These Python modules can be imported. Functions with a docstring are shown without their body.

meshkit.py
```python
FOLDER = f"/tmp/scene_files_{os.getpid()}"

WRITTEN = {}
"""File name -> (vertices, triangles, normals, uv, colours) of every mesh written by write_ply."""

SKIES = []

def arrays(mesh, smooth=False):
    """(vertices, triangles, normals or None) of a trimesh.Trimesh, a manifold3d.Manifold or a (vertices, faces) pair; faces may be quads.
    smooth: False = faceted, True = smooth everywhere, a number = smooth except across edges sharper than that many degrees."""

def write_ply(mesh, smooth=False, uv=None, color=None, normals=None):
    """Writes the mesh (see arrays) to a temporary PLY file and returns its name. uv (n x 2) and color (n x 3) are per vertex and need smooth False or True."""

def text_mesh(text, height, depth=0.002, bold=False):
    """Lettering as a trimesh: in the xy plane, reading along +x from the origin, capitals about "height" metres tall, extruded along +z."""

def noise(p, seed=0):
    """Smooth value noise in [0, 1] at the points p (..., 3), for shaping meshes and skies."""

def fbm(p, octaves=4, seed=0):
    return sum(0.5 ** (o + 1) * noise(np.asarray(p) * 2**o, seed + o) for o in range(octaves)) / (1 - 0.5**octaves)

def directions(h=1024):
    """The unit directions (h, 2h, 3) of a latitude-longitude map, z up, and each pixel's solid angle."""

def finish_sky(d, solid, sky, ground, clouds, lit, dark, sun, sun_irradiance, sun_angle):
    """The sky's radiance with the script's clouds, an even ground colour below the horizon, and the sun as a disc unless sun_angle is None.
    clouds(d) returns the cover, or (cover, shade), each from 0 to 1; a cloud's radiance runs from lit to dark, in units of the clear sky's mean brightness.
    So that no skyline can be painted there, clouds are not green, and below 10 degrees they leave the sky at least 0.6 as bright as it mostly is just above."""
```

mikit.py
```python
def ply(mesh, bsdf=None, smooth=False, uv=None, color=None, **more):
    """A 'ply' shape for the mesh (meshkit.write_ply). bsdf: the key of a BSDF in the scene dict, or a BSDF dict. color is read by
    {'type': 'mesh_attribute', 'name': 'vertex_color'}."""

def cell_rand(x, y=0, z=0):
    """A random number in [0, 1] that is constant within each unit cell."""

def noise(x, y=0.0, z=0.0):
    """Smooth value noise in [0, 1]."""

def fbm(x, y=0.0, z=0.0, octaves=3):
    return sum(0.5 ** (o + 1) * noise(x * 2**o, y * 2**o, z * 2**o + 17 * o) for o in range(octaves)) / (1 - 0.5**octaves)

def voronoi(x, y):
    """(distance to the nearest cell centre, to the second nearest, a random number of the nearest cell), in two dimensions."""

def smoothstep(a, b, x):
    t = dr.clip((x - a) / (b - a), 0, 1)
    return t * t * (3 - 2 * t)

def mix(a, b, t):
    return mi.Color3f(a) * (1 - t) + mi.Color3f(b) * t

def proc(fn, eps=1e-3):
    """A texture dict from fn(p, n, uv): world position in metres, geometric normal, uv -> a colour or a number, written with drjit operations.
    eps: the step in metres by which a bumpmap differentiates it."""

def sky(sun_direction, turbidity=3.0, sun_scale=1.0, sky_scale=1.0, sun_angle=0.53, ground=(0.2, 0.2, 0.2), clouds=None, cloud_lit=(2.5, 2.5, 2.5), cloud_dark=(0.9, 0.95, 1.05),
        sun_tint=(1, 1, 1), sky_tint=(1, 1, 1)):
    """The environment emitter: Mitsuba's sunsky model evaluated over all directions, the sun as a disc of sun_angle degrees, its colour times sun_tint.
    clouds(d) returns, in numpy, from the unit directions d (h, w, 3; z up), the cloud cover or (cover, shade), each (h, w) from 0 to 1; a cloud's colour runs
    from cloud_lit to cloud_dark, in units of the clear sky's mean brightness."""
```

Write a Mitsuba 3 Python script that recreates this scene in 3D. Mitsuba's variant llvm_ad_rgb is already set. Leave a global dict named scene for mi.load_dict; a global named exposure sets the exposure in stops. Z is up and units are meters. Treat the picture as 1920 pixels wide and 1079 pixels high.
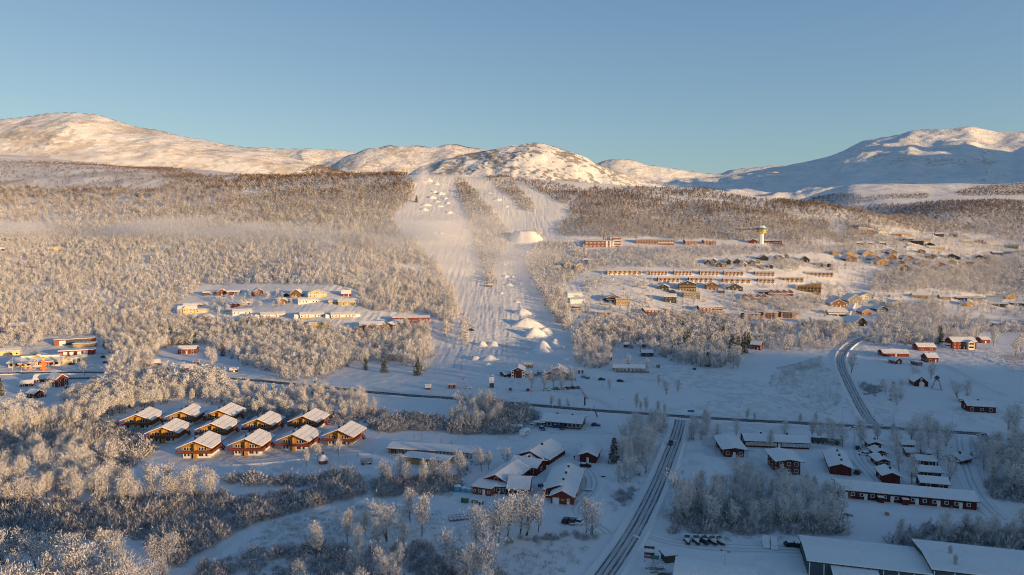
import math, random
import numpy as np, mitsuba as mi, drjit as dr, mikit, meshkit
from shapely import Polygon, contains_xy
T = mi.ScalarTransform4f
scene, labels = {}, {}
rng = np.random.default_rng(7)

# ---------------------------------------------------------------- camera, sky, exposure
F, CX, CY, HC, HORIZON = 1280.0, 960.0, 539.5, 88.0, 450.0
PITCH = math.atan((CY - HORIZON) / F)
sp, cp = math.sin(PITCH), math.cos(PITCH)
scene['camera'] = {'type': 'perspective', 'fov': math.degrees(2 * math.atan(960 / F)), 'fov_axis': 'x',
                   'near_clip': 1.0, 'far_clip': 60000.0,
                   'to_world': T().look_at(origin=[0, 0, HC], target=[0, cp, HC - sp], up=[0, 0, 1])}
SUN_EL = math.radians(6.5)
SUN_H = np.array([0.80, -0.60])
SUN = [SUN_H[0] * math.cos(SUN_EL), SUN_H[1] * math.cos(SUN_EL), math.sin(SUN_EL)]
scene['sky'] = mikit.sky(SUN, turbidity=2.2, sun_scale=1.6, sky_scale=1.18, sun_tint=(0.87, 1.05, 2.1), sky_tint=(0.79, 1.01, 1.38), ground=(0.5, 0.5, 0.5))
exposure = 2.35

# ---------------------------------------------------------------- terrain
def pix_h(py, z):
    "height of the point at image row py and depth z (along +y)"
    b = (CY - py) / F
    return HC + z * (-sp + b * cp) / (cp + b * sp)

COLS = {   # image column -> (row, depth) of the ground from the valley up to the plateau
    0: [(640, 560), (600, 640), (550, 750), (500, 870), (465, 970), (430, 1080), (390, 1230), (350, 1420), (322, 1650), (304, 1950)],
    320: [(640, 575), (600, 650), (560, 730), (500, 860), (450, 990), (400, 1160), (360, 1330), (335, 1500), (317, 1800)],
    640: [(655, 545), (620, 590), (600, 620), (560, 690), (500, 810), (450, 940), (400, 1090), (360, 1230), (336, 1350), (330, 1500)],
    800: [(655, 545), (620, 600), (560, 720), (500, 850), (450, 970), (400, 1100), (360, 1240), (329, 1380), (331, 1450)],
    960: [(655, 550), (620, 610), (560, 740), (500, 880), (450, 1000), (400, 1130), (360, 1260), (336, 1380), (332, 1440)],
    1120: [(650, 560), (600, 660), (560, 740), (520, 810), (480, 900), (450, 980), (420, 1070), (380, 1200), (352, 1340), (345, 1450)],
    1280: [(650, 565), (600, 680), (560, 750), (520, 820), (480, 900), (455, 970), (430, 1060), (390, 1200), (361, 1350), (352, 1450)],
    1440: [(645, 570), (600, 690), (560, 760), (520, 830), (480, 920), (460, 980), (430, 1080), (400, 1200), (377, 1350), (374, 1450)],
    1600: [(640, 575), (615, 650), (580, 740), (540, 830), (500, 920), (470, 1000), (440, 1100), (415, 1200), (402, 1300), (398, 1450)],
    1760: [(640, 580), (615, 660), (590, 740), (560, 810), (520, 910), (490, 1000), (460, 1120), (435, 1280), (410, 1480), (386, 1750)],
    1920: [(640, 590), (615, 680), (590, 760), (560, 850), (520, 960), (480, 1100), (450, 1250), (420, 1450), (390, 1700), (375, 1900)]}
BEHIND = {0: [(2600, 400)], 320: [(2600, 330)], 640: [(2200, 235)], 800: [(1800, 205)], 960: [(1900, 205)], 1120: [(1900, 190)], 1280: [(1900, 150)],
          1440: [(1800, 120), (2600, 200)], 1600: [(1700, 135), (2000, 215), (2600, 292)], 1760: [(2100, 228), (2600, 296)], 1920: [(2200, 240), (2700, 312)]}
from scipy.interpolate import PchipInterpolator
RG = np.concatenate([np.linspace(0, 400, 30), np.linspace(410, 2000, 320), np.geomspace(2010, 22000, 120)])
cols_t, cols_h = [], []
for px, pts in sorted(COLS.items()):
    c = (px - CX) / F
    k = math.hypot(1, c)
    zs = [0, 250, 430, 500] + [z for _, z in pts] + [z for z, _ in BEHIND[px]]
    hs = [0, 0, 0, 0] + [max(0.0, pix_h(y, z)) for y, z in pts] + [h for _, h in BEHIND[px]]
    zs += [zs[-1] + 1500, 30000]; hs += [hs[-1], hs[-1]]
    cols_t.append(math.atan(c)); cols_h.append(PchipInterpolator(np.array(zs) * k, hs)(RG))
# outside the frame the valley goes on to both sides
low = np.interp(RG, [0, 700, 1500, 3000, 22000], [0, 10, 120, 260, 300])
valley = np.interp(RG, [0, 900, 2500, 22000], [0, 0, 40, 120])
for th, h in ((-80, low), (-125, valley), (-180, valley), (75, valley), (110, valley), (145, valley), (180, valley)):
    cols_t.append(math.radians(th)); cols_h.append(h)
o = np.argsort(cols_t); cols_t = np.array(cols_t)[o]; cols_h = np.array(cols_h)[o]
BASE = PchipInterpolator(cols_t, cols_h, axis=0)
TG = np.radians(np.linspace(-180, 180, 721))
from scipy.interpolate import RegularGridInterpolator
BASE_I = RegularGridInterpolator((TG, RG), BASE(TG), bounds_error=False, fill_value=None)

from scipy.ndimage import gaussian_filter1d
# ridges: depth of the crest, width of the front and back slope, skyline (column, row)
RIDGES = [
    (3000, 1250, 1500, 0.9, [(-500, 268), (-250, 240), (0, 222), (40, 223), (70, 219), (110, 214), (150, 212), (185, 214), (220, 226), (260, 238), (300, 245), (350, 259), (400, 269), (440, 276), (480, 284), (520, 291), (560, 301), (600, 311), (640, 323), (690, 336), (760, 360)]),
    (6200, 2200, 2500, 0.9, [(250, 300), (330, 282), (440, 276), (500, 278), (550, 279), (610, 280), (630, 279), (660, 284), (720, 292), (800, 305), (900, 330)]),
    (4300, 1500, 1500, 0.65, [(560, 350), (610, 325), (640, 302), (670, 287), (700, 279), (750, 272), (800, 273), (850, 270), (880, 273), (920, 279), (960, 286), (1020, 300), (1100, 330)]),
    (3000, 1000, 1000, 0.8, [(740, 345), (790, 316), (830, 304), (870, 294), (920, 285), (960, 276), (990, 271), (1010, 272), (1030, 278), (1060, 289), (1090, 298), (1120, 313), (1160, 326), (1200, 339), (1260, 352), (1320, 368)]),
    (5200, 1700, 1500, 0.8, [(1060, 340), (1110, 311), (1130, 302), (1155, 298), (1190, 304), (1240, 314), (1290, 321), (1340, 326), (1420, 340)]),
    (7500, 2500, 2500, 1.0, [(1250, 345), (1340, 327), (1380, 316), (1430, 312), (1480, 309), (1530, 312), (1600, 330)]),
    (5200, 2700, 1800, 1.0, [(1160, 352), (1240, 337), (1340, 327), (1400, 320), (1440, 315), (1500, 308), (1540, 297), (1580, 278), (1620, 262), (1650, 258), (1680, 253), (1700, 246), (1740, 244), (1780, 241), (1805, 238), (1830, 244), (1860, 251), (1890, 251), (1920, 248), (2050, 240), (2300, 262), (2700, 290)]),
]
RIDGE_F = []
for r0, wf, wb, pw, sky in RIDGES:
    t = [math.atan((x - CX) / F) for x, _ in sky]
    h = [pix_h(y, r0) for _, y in sky]
    t = [t[0] - .35] + t + [t[-1] + .35]; h = [-50] + h + [-50]
    tt = np.linspace(-1.3, 1.3, 2601)
    hh = np.nan_to_num(PchipInterpolator(t, h, extrapolate=False)(tt), nan=-50.0)
    RIDGE_F.append((r0, wf, wb, pw, tt, gaussian_filter1d(hh, 3), gaussian_filter1d(hh, 22 if r0 < 3100 and wf < 1100 else 50)))

# the hills across the valley, outside the frame, that keep the low sun off the valley floor
SHADE_U = PchipInterpolator([-4000, -1200, -300, 60, 150, 190, 300, 430, 500, 540, 583, 620, 700, 900, 3000, 3700, 4000, 4300, 4700, 5200, 5600, 6000, 6500, 7000, 7600, 9000],
                            [-600, 100, 200, 222, 228, 246, 325, 302, 240, 170, 5, -300, -1100, -1500, -1600, -1200, 1500, 5200, 7000, 6800, 5200, 5400, 5800, 5000, 4000, 1500])
def shade_hill(X, Y):
    u = X * -SUN_H[0] + Y * -SUN_H[1]
    v = X * -SUN_H[1] + Y * SUN_H[0]
    crest = np.maximum(0, math.tan(SUN_EL) * (2500 + SHADE_U(np.clip(v, -4000, 9000))))
    rough = np.clip((v - 3200) / 900, 0, 1)
    crest = crest * (1 + rough * 0.55 * (meshkit.fbm(np.stack([v, 0 * v, 0 * v], -1) / 420.0, 4, 77) - 0.5))
    w = np.where(u > -2500, 560.0 + 0 * u, 2500.0)
    return crest * np.exp(-2.2 * ((u + 2500) / w) ** 2)

def soft_max(a, b, k):
    d = np.clip(0.5 + 0.5 * (a - b) / k, 0, 1)
    return b + (a - b) * d + k * d * (1 - d)

def height(X, Y, detail=True):
    X, Y = np.asarray(X, float), np.asarray(Y, float)
    th, r = np.arctan2(X, Y), np.hypot(X, Y)
    h = BASE_I(np.stack([th, np.clip(r, 0, 21900)], -1))
    P = np.stack([X, Y, 0 * X], -1)
    n1 = meshkit.fbm(P / 700.0 + 31.7, 5, 3) - 0.5
    rel = np.zeros_like(h)
    for i, (r0, wf, wb, pw, tt, hs, hw) in enumerate(RIDGE_F):
        k = np.cos(th)
        y = r * k                                        # depth
        t = np.where(y < r0, (y - (r0 - wf)) / wf, 1 - (y - r0) / wb)
        t = np.clip(t, 0, 1)
        wander = th + (meshkit.fbm(P / 900.0 + 7.7 * i, 3, 20 + i) - 0.5) * 0.16 * (1 - t)
        a = np.clip(1.15 * t - 0.15, 0, 1)
        H = a * np.interp(th, tt, hs) + (1 - a) * np.interp(wander, tt, hw)
        g = t ** (1.3 / pw) * (1.6 - 0.6 * t)
        hi = (H + 60) * g - 60
        m = np.where((np.abs(th) < 1.2) & (H > 60), hi, -100.0)
        rel = np.maximum(rel, np.where(m > h, np.clip((m - h) / 80, 0, 1), 0) * (1 - 0.75 * np.clip(t * 6 - 5, 0, 1)))
        h = soft_max(m, h, 16.0)
    pk = np.clip(1.6 - np.hypot((X - 110) / 620, (Y - 2850) / 800), 0, 1)
    h = h - pk * rel * (np.abs(meshkit.fbm(P / 150.0 + 3.3, 4, 61) - 0.5) * 2 - .25) * 52
    front = np.clip((np.abs(th) - 0.66) / 0.12, 0, 1)
    h = np.maximum(h, shade_hill(X, Y) * front)
    far = np.clip((r - 1900) / 1500, 0, 1)
    n2 = np.abs(meshkit.fbm(P / 380.0 + 11.3, 4, 15) - 0.5) * 2
    h = h + (n1 * 170 - (n2 - 0.25) * 95 * far) * rel * (0.4 + 0.6 * far)
    hill = np.clip((r - 520) / 500, 0, 1)
    h = h + (meshkit.fbm(P / 130.0 + 5.1, 3, 9) - 0.5) * 14 * hill * (1 - 0.3 * far) + (meshkit.fbm(P / 40.0, 2, 4) - 0.5) * 0.9 * np.clip((r - 60) / 150, 0, 1)
    return h

def build_terrain():
    th = np.concatenate([np.radians(np.linspace(-180, -48, 90, endpoint=False)), np.radians(np.linspace(-48, 48, 760, endpoint=False)), np.radians(np.linspace(48, 180, 110))])
    rr = np.concatenate([np.linspace(30, 140, 16, endpoint=False), np.geomspace(140, 9500, 690), np.geomspace(10000, 20000, 10)])
    A, R = np.meshgrid(th, rr, indexing='ij')
    X, Y = R * np.sin(A), R * np.cos(A)
    Z = height(X, Y)
    return th, rr, X, Y, Z
TH, RR, TX, TY, TZ = build_terrain()
GRID = RegularGridInterpolator((TH, np.log(RR)), TZ, bounds_error=False, fill_value=None)
def ground(X, Y):
    "height of the terrain mesh itself"
    X, Y = np.asarray(X, float), np.asarray(Y, float)
    r = np.maximum(np.hypot(X, Y), 31)
    out = GRID(np.stack([np.arctan2(X, Y), np.log(r)], -1))
    return float(out[0]) if X.ndim == 0 else out
MARCH = np.geomspace(90, 9000, 2600)
def W(px, py):
    "the ground point seen at this place of the photograph: x, y, z, metres per photograph pixel"
    a, b = (px - CX) / F, (CY - py) / F
    dx, dy, dz = a, cp + b * sp, -sp + b * cp
    X, Y, Z = dx / dy * MARCH, MARCH, HC + dz / dy * MARCH
    under = np.nonzero(Z < ground(X, Y))[0]
    i = under[0] if len(under) else len(MARCH) - 1
    i = max(i, 1)
    g0, g1 = Z[i - 1] - ground(X[i - 1], Y[i - 1]), Z[i] - ground(X[i], Y[i])
    t = float(np.clip(g0 / max(g0 - g1, 1e-9), 0, 1))
    y = MARCH[i - 1] + t * (MARCH[i] - MARCH[i - 1])
    x = dx / dy * y
    return x, y, float(ground(x, y)), y / dy / F
def project(X, Y, Z):
    zc = Y * cp - (Z - HC) * sp
    return CX + F * X / zc, CY - F * (Y * sp + (Z - HC) * cp) / zc, zc

n_t, n_r = TX.shape
V = np.stack([TX, TY, TZ], -1).reshape(-1, 3)
ii, jj = np.meshgrid(np.arange(n_t - 1), np.arange(n_r - 1), indexing='ij')
q = (ii * n_r + jj).ravel()
FQ = np.vstack([np.stack([q, q + 1, q + n_r + 1], -1), np.stack([q, q + n_r + 1, q + n_r], -1)])[:, ::-1]
V = np.vstack([V, [[0, 0, TZ[:, 0].mean()]]])
c0 = np.arange(n_t - 1) * n_r
FQ = np.vstack([FQ, np.stack([c0, np.full(n_t - 1, len(V) - 1), c0 + n_r], -1)[:, ::-1]])
# ---------------------------------------------------------------- trees
scene['twig_mat'] = {'type': 'twosided', 'b': {'type': 'diffuse', 'reflectance': {'type': 'mesh_attribute', 'name': 'vertex_color'}}}
FROST = [np.array([.74, .735, .735]), np.array([.54, .505, .475]), np.array([.25, .19, .15])]   # hoar frost, thin frost, bare twigs
def tube(pts, radii, sides=5):
    pts = np.asarray(pts, float); n = len(pts)
    t = np.gradient(pts, axis=0); t /= np.linalg.norm(t, axis=1, keepdims=True) + 1e-9
    a = np.cross(t, [0.31, 0.95, 0.05]); a /= np.linalg.norm(a, axis=1, keepdims=True) + 1e-9
    b = np.cross(t, a)
    an = np.arange(sides) * 2 * np.pi / sides
    v = (pts[:, None] + np.asarray(radii)[:, None, None] * (np.cos(an)[None, :, None] * a[:, None] + np.sin(an)[None, :, None] * b[:, None])).reshape(-1, 3)
    f = []
    for i in range(n - 1):
        for j in range(sides):
            p, q, r, s = i * sides + j, i * sides + (j + 1) % sides, (i + 1) * sides + (j + 1) % sides, (i + 1) * sides + j
            f += [(p, q, r), (p, r, s)]
    return v, np.array(f)
def slivers(p, d, length, width, col, g, out=None, tri=False):
    "one thin triangle pair per twig: base p, direction d"
    d = d / np.linalg.norm(d, axis=1, keepdims=True)
    s = np.cross(d, g.normal(size=d.shape) if out is None else out + .45 * g.normal(size=d.shape)); s /= np.linalg.norm(s, axis=1, keepdims=True) + 1e-9
    if tri:
        v = np.stack([p - s * (width / 2)[:, None], p + s * (width / 2)[:, None], p + d * length[:, None]], 1).reshape(-1, 3)
        return v, np.arange(len(v)).reshape(-1, 3), np.repeat(col, 3, 0)
    m = p + d * (0.45 * length)[:, None]
    v = np.stack([p, m + s * (width / 2)[:, None], p + d * length[:, None], m - s * (width / 2)[:, None]], 1).reshape(-1, 3)
    k = np.arange(len(p)) * 4
    f = np.vstack([np.stack([k, k + 1, k + 2], 1), np.stack([k, k + 2, k + 3], 1)])
    return v, f, np.repeat(col, 4, 0)
def birch(seed, limbs, twigs, h=8.0, w=1.8, tl=0.8, tw=0.16, frost=0, stems=1, base=0.16, shape=0.0, bare=0.12, tone=1.0, light=False):
    "returns (trunk v, f), (crown v, f, colour)"
    g = np.random.default_rng(seed)
    tv, tf, n0 = [], [], 0
    P, D, L, Wd = [], [], [], []
    for s in range(stems):
        lean = g.normal(size=2) * (0.05 if stems == 1 else 0.17)
        off = g.normal(size=2) * (0.0 if stems == 1 else 0.25)
        hs = h * (1 if s == 0 else g.uniform(.72, .98))
        us = np.linspace(0, 1, 5)
        wob = np.cumsum(g.normal(size=(5, 2)) * 0.02 * h, 0)
        axis = np.stack([off[0] + lean[0] * hs * us + wob[:, 0] * us, off[1] + lean[1] * hs * us + wob[:, 1] * us, hs * us - .3 * (us == 0)], 1)
        v, f = tube(axis, 0.017 * h * (1.02 - us) ** 0.9 * (1 if stems == 1 else .75) + 0.008, 5)
        tv.append(v); tf.append(f + n0); n0 += len(v)
        for i in range(max(3, int(limbs / stems))):
            u = base + (0.97 - base) * ((i + g.uniform(0, 1)) / max(3, int(limbs / stems)))
            o = np.array([np.interp(u, us, axis[:, k]) for k in range(3)])
            az = i * 2.4 + g.uniform(-.5, .5)
            x = (u - base) / (1 - base)
            prof = (math.sin(math.pi * min(1, (x * .86 + .14)) ** (0.8 + shape))) ** 0.75
            R = w * prof * g.uniform(.6, 1.15) + 0.12 * w
            el = g.uniform(.45, .95) + .35 * x
            d = np.array([math.cos(az) * math.cos(el), math.sin(az) * math.cos(el), math.sin(el)])
            length = min(R / max(.35, math.cos(el)), hs * (1.04 - u) * 1.25 + .25 * w)
            if not light: v, f = tube([o, o + d * length * .55 + [0, 0, -.02 * length], o + d * length * .95], [.008 * h * (1 - u) + .012, .015, .006], 3)
            else: v, f = np.array([o - [0, 0, .06], o + [0, 0, .06], o + d * length * .9]), np.array([[0, 1, 2]])
            tv.append(v); tf.append(f + n0); n0 += len(v)
            k = max(2, int(twigs * (.5 + prof) * g.uniform(.7, 1.3)))
            a = g.uniform(.12, 1.0, k) ** .7
            sp_ = (.16 + .22 * a)[:, None] * length * .75
            P.append(o + d * (length * a)[:, None] + g.normal(size=(k, 3)) * sp_ * [.75, .75, .6])
            D.append(d * .8 + g.normal(size=(k, 3)) * .75 + [0, 0, .35])
            L.append(tl * g.uniform(.55, 1.35, k)); Wd.append(tw * g.uniform(.6, 1.5, k))
    P, D, L, Wd = np.vstack(P), np.vstack(D), np.concatenate(L), np.concatenate(Wd)
    keep = P[:, 2] > h * base * .5
    P, D, L, Wd = P[keep], D[keep], L[keep], Wd[keep]
    c = FROST[frost] * tone * g.uniform(.80, 1.16, (len(P), 1))
    dark = g.uniform(size=len(P)) < bare
    c[dark] = np.array([.15, .115, .095]) * g.uniform(.7, 1.3, (dark.sum(), 1))
    O = P - [0, 0, h * .45]; O[:, 2] *= .55; O /= np.linalg.norm(O, axis=1, keepdims=True) + 1e-6
    v, f, c = slivers(P, D, L, Wd, np.clip(c, 0, .9), g, O, light)
    return (np.vstack(tv), np.vstack(tf)), (v, f, c)
TRUNK_C = np.array([.13, .105, .095])
def tree_group(key, tree, joined=False):
    (tv, tf), (cv, cf, cc) = tree
    tc = np.tile(TRUNK_C, (len(tv), 1))
    if joined:
        scene[key] = {'type': 'shapegroup', 'foliage': mikit.ply((np.vstack([tv, cv]), np.vstack([tf, cf + len(tv)])), 'twig_mat', color=np.vstack([tc, cc]))}
    else:
        scene[key] = {'type': 'shapegroup', 'trunk': mikit.ply((tv, tf), 'twig_mat', color=tc), 'crown': mikit.ply((cv, cf), 'twig_mat', color=cc)}
NEAR, MID, FAR, CLUMP, SHRUB = [], [[], [], []], [[], [], []], [[], [], []], []
for i in range(12):      # unit height is 8 m
    k = f'near_birch_shape_{i}'
    tree_group(k, birch(100 + i, 30, 44, w=[1.5, 2.0, 2.3, 1.2][i % 4], tl=.62, tw=.11, frost=0, stems=[1, 1, 3, 1, 2, 1][i % 6], base=[.2, .14, .1, .24][i % 4], shape=[0, .25, -.1][i % 3], bare=.09)); NEAR.append(k)
for fr in range(3):
    for i in range(6):
        k = f'mid_birch_shape_{fr}_{i}'
        tree_group(k, birch(200 + i + 10 * fr, 22, 12, w=[1.9, 2.25, 1.6][i % 3], tl=.66, tw=.36, frost=fr, stems=[1, 2][i % 2], base=.2, bare=[.05, .12, .22][fr], tone=[1.04, .9, .78, 1.0, .84, .95][i % 6], light=True), True); MID[fr].append(k)
    for i in range(5):
        k = f'far_birch_shape_{fr}_{i}'
        tree_group(k, birch(300 + i + 10 * fr, 13, 6, w=[1.9, 2.2, 1.6][i % 3], tl=.95, tw=.58, frost=fr, base=.16, bare=[.05, .12, .22][fr], tone=[1.04, .9, .78, 1.0, .84, .95][i % 6], light=True), True); FAR[fr].append(k)
    for i in range(4):
        g = np.random.default_rng(400 + i); parts = []
        for j in range(5):
            (tv, tf), (cv, cf, cc) = birch(500 + 20 * i + 5 * fr + j, 6, 4, w=1.5, tl=1.3, tw=.75, frost=fr, base=.12, bare=[.05, .12, .22][fr], tone=[1.04, .9, .78, 1.0, .84, .95][i % 6], light=True)
            o = np.array([g.uniform(-5, 5), g.uniform(-5, 5), 0]); s = g.uniform(.75, 1.15)
            parts.append((cv * s + o, cf, cc))
        nn = np.cumsum([0] + [len(p[0]) for p in parts])
        k = f'birch_clump_shape_{fr}_{i}'
        scene[k] = {'type': 'shapegroup', 'foliage': mikit.ply((np.vstack([p[0] for p in parts]), np.vstack([p[1] + n for p, n in zip(parts, nn)])), 'twig_mat', color=np.vstack([p[2] for p in parts]))}; CLUMP[fr].append(k)
def shrub(seed, n=300, r=1.3, h=2.0, tl=.55, tw=.10, col=(.55, .55, .565)):
    g = np.random.default_rng(seed)
    az, el = g.uniform(0, 2 * np.pi, n), np.arccos(g.uniform(.05, 1, n))
    d = np.stack([np.sin(el) * np.cos(az), np.sin(el) * np.sin(az), np.cos(el)], 1)
    lob = 1 + .35 * np.sin(az * 3 + seed) + .2 * np.sin(az * 5 + 2 * seed)
    P = d * (g.uniform(.25, 1, n) ** .5 * lob)[:, None] * [r, r, h * .8]
    D = d * .7 + g.normal(size=(n, 3)) * .6 + [0, 0, .55]
    c = np.array(col) * g.uniform(.55, 1.45, (n, 1)); dark = g.uniform(size=n) < .17; c[dark] = np.array([.12, .1, .09])
    return slivers(P, D, tl * g.uniform(.6, 1.5, n), tw * 1.2 * g.uniform(.6, 1.5, n), np.clip(c, 0, .85), g, None, True)
for i in range(6):
    v, f, c = shrub(700 + i); k = f'willow_shape_{i}'
    scene[k] = {'type': 'shapegroup', 'foliage': mikit.ply((v, f), 'twig_mat', color=c)}; SHRUB.append(k)
UNDER = []
for i in range(4):
    v, f, c = shrub(760 + i, 34, 1.5, 2.2, 1.0, .30, (.36, .335, .315)); k = f'undergrowth_shape_{i}'
    scene[k] = {'type': 'shapegroup', 'foliage': mikit.ply((v, f), 'twig_mat', color=c)}; UNDER.append(k)
def spruce(seed, h=9.0):
    g = np.random.default_rng(seed)
    tv, tf = tube([[0, 0, -.3], [0, 0, h * .5], [0, 0, h]], [.16, .09, .01], 5)
    P, D, L, Wd, C = [], [], [], [], []
    for i in range(30):
        u = .06 + .92 * i / 30; R = 1.9 * (1 - u) ** .85 + .12
        for j in range(9 if u < .6 else 6):
            az = g.uniform(0, 2 * np.pi); n = 5
            a = np.linspace(.15, 1, n); d = np.array([math.cos(az), math.sin(az), -.28])
            P.append(np.array([0, 0, u * h]) + d * (R * a * g.uniform(.8, 1.1))[:, None]); D.append(d + g.normal(size=(n, 3)) * .35)
            L.append(np.full(n, .55)); Wd.append(np.full(n, .34))
            snow = g.uniform(size=n) < .3
            C.append(np.where(snow[:, None], [.6, .61, .62], np.array([.045, .06, .045]) * g.uniform(.7, 1.4, (n, 1))))
    v, f, c = slivers(np.vstack(P), np.vstack(D), np.concatenate(L), np.concatenate(Wd), np.vstack(C), g)
    return (tv, tf), (v, f, c)
for i in range(3):
    tree_group(f'spruce_shape_{i}', spruce(800 + i)); tree_group(f'spruce_snow_shape_{i}', spruce(830 + i), True)

def inst(group, x, y, z, s, rot, sz=1.0, lean=0.0):
    c, n = math.cos(rot) * s, math.sin(rot) * s
    return {'type': 'instance', 'g': {'type': 'ref', 'id': group}, 'to_world': T([[c, -n, lean * s, x], [n, c, 0, y], [0, 0, s * sz, z - .05], [0, 0, 0, 1]])}

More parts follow.
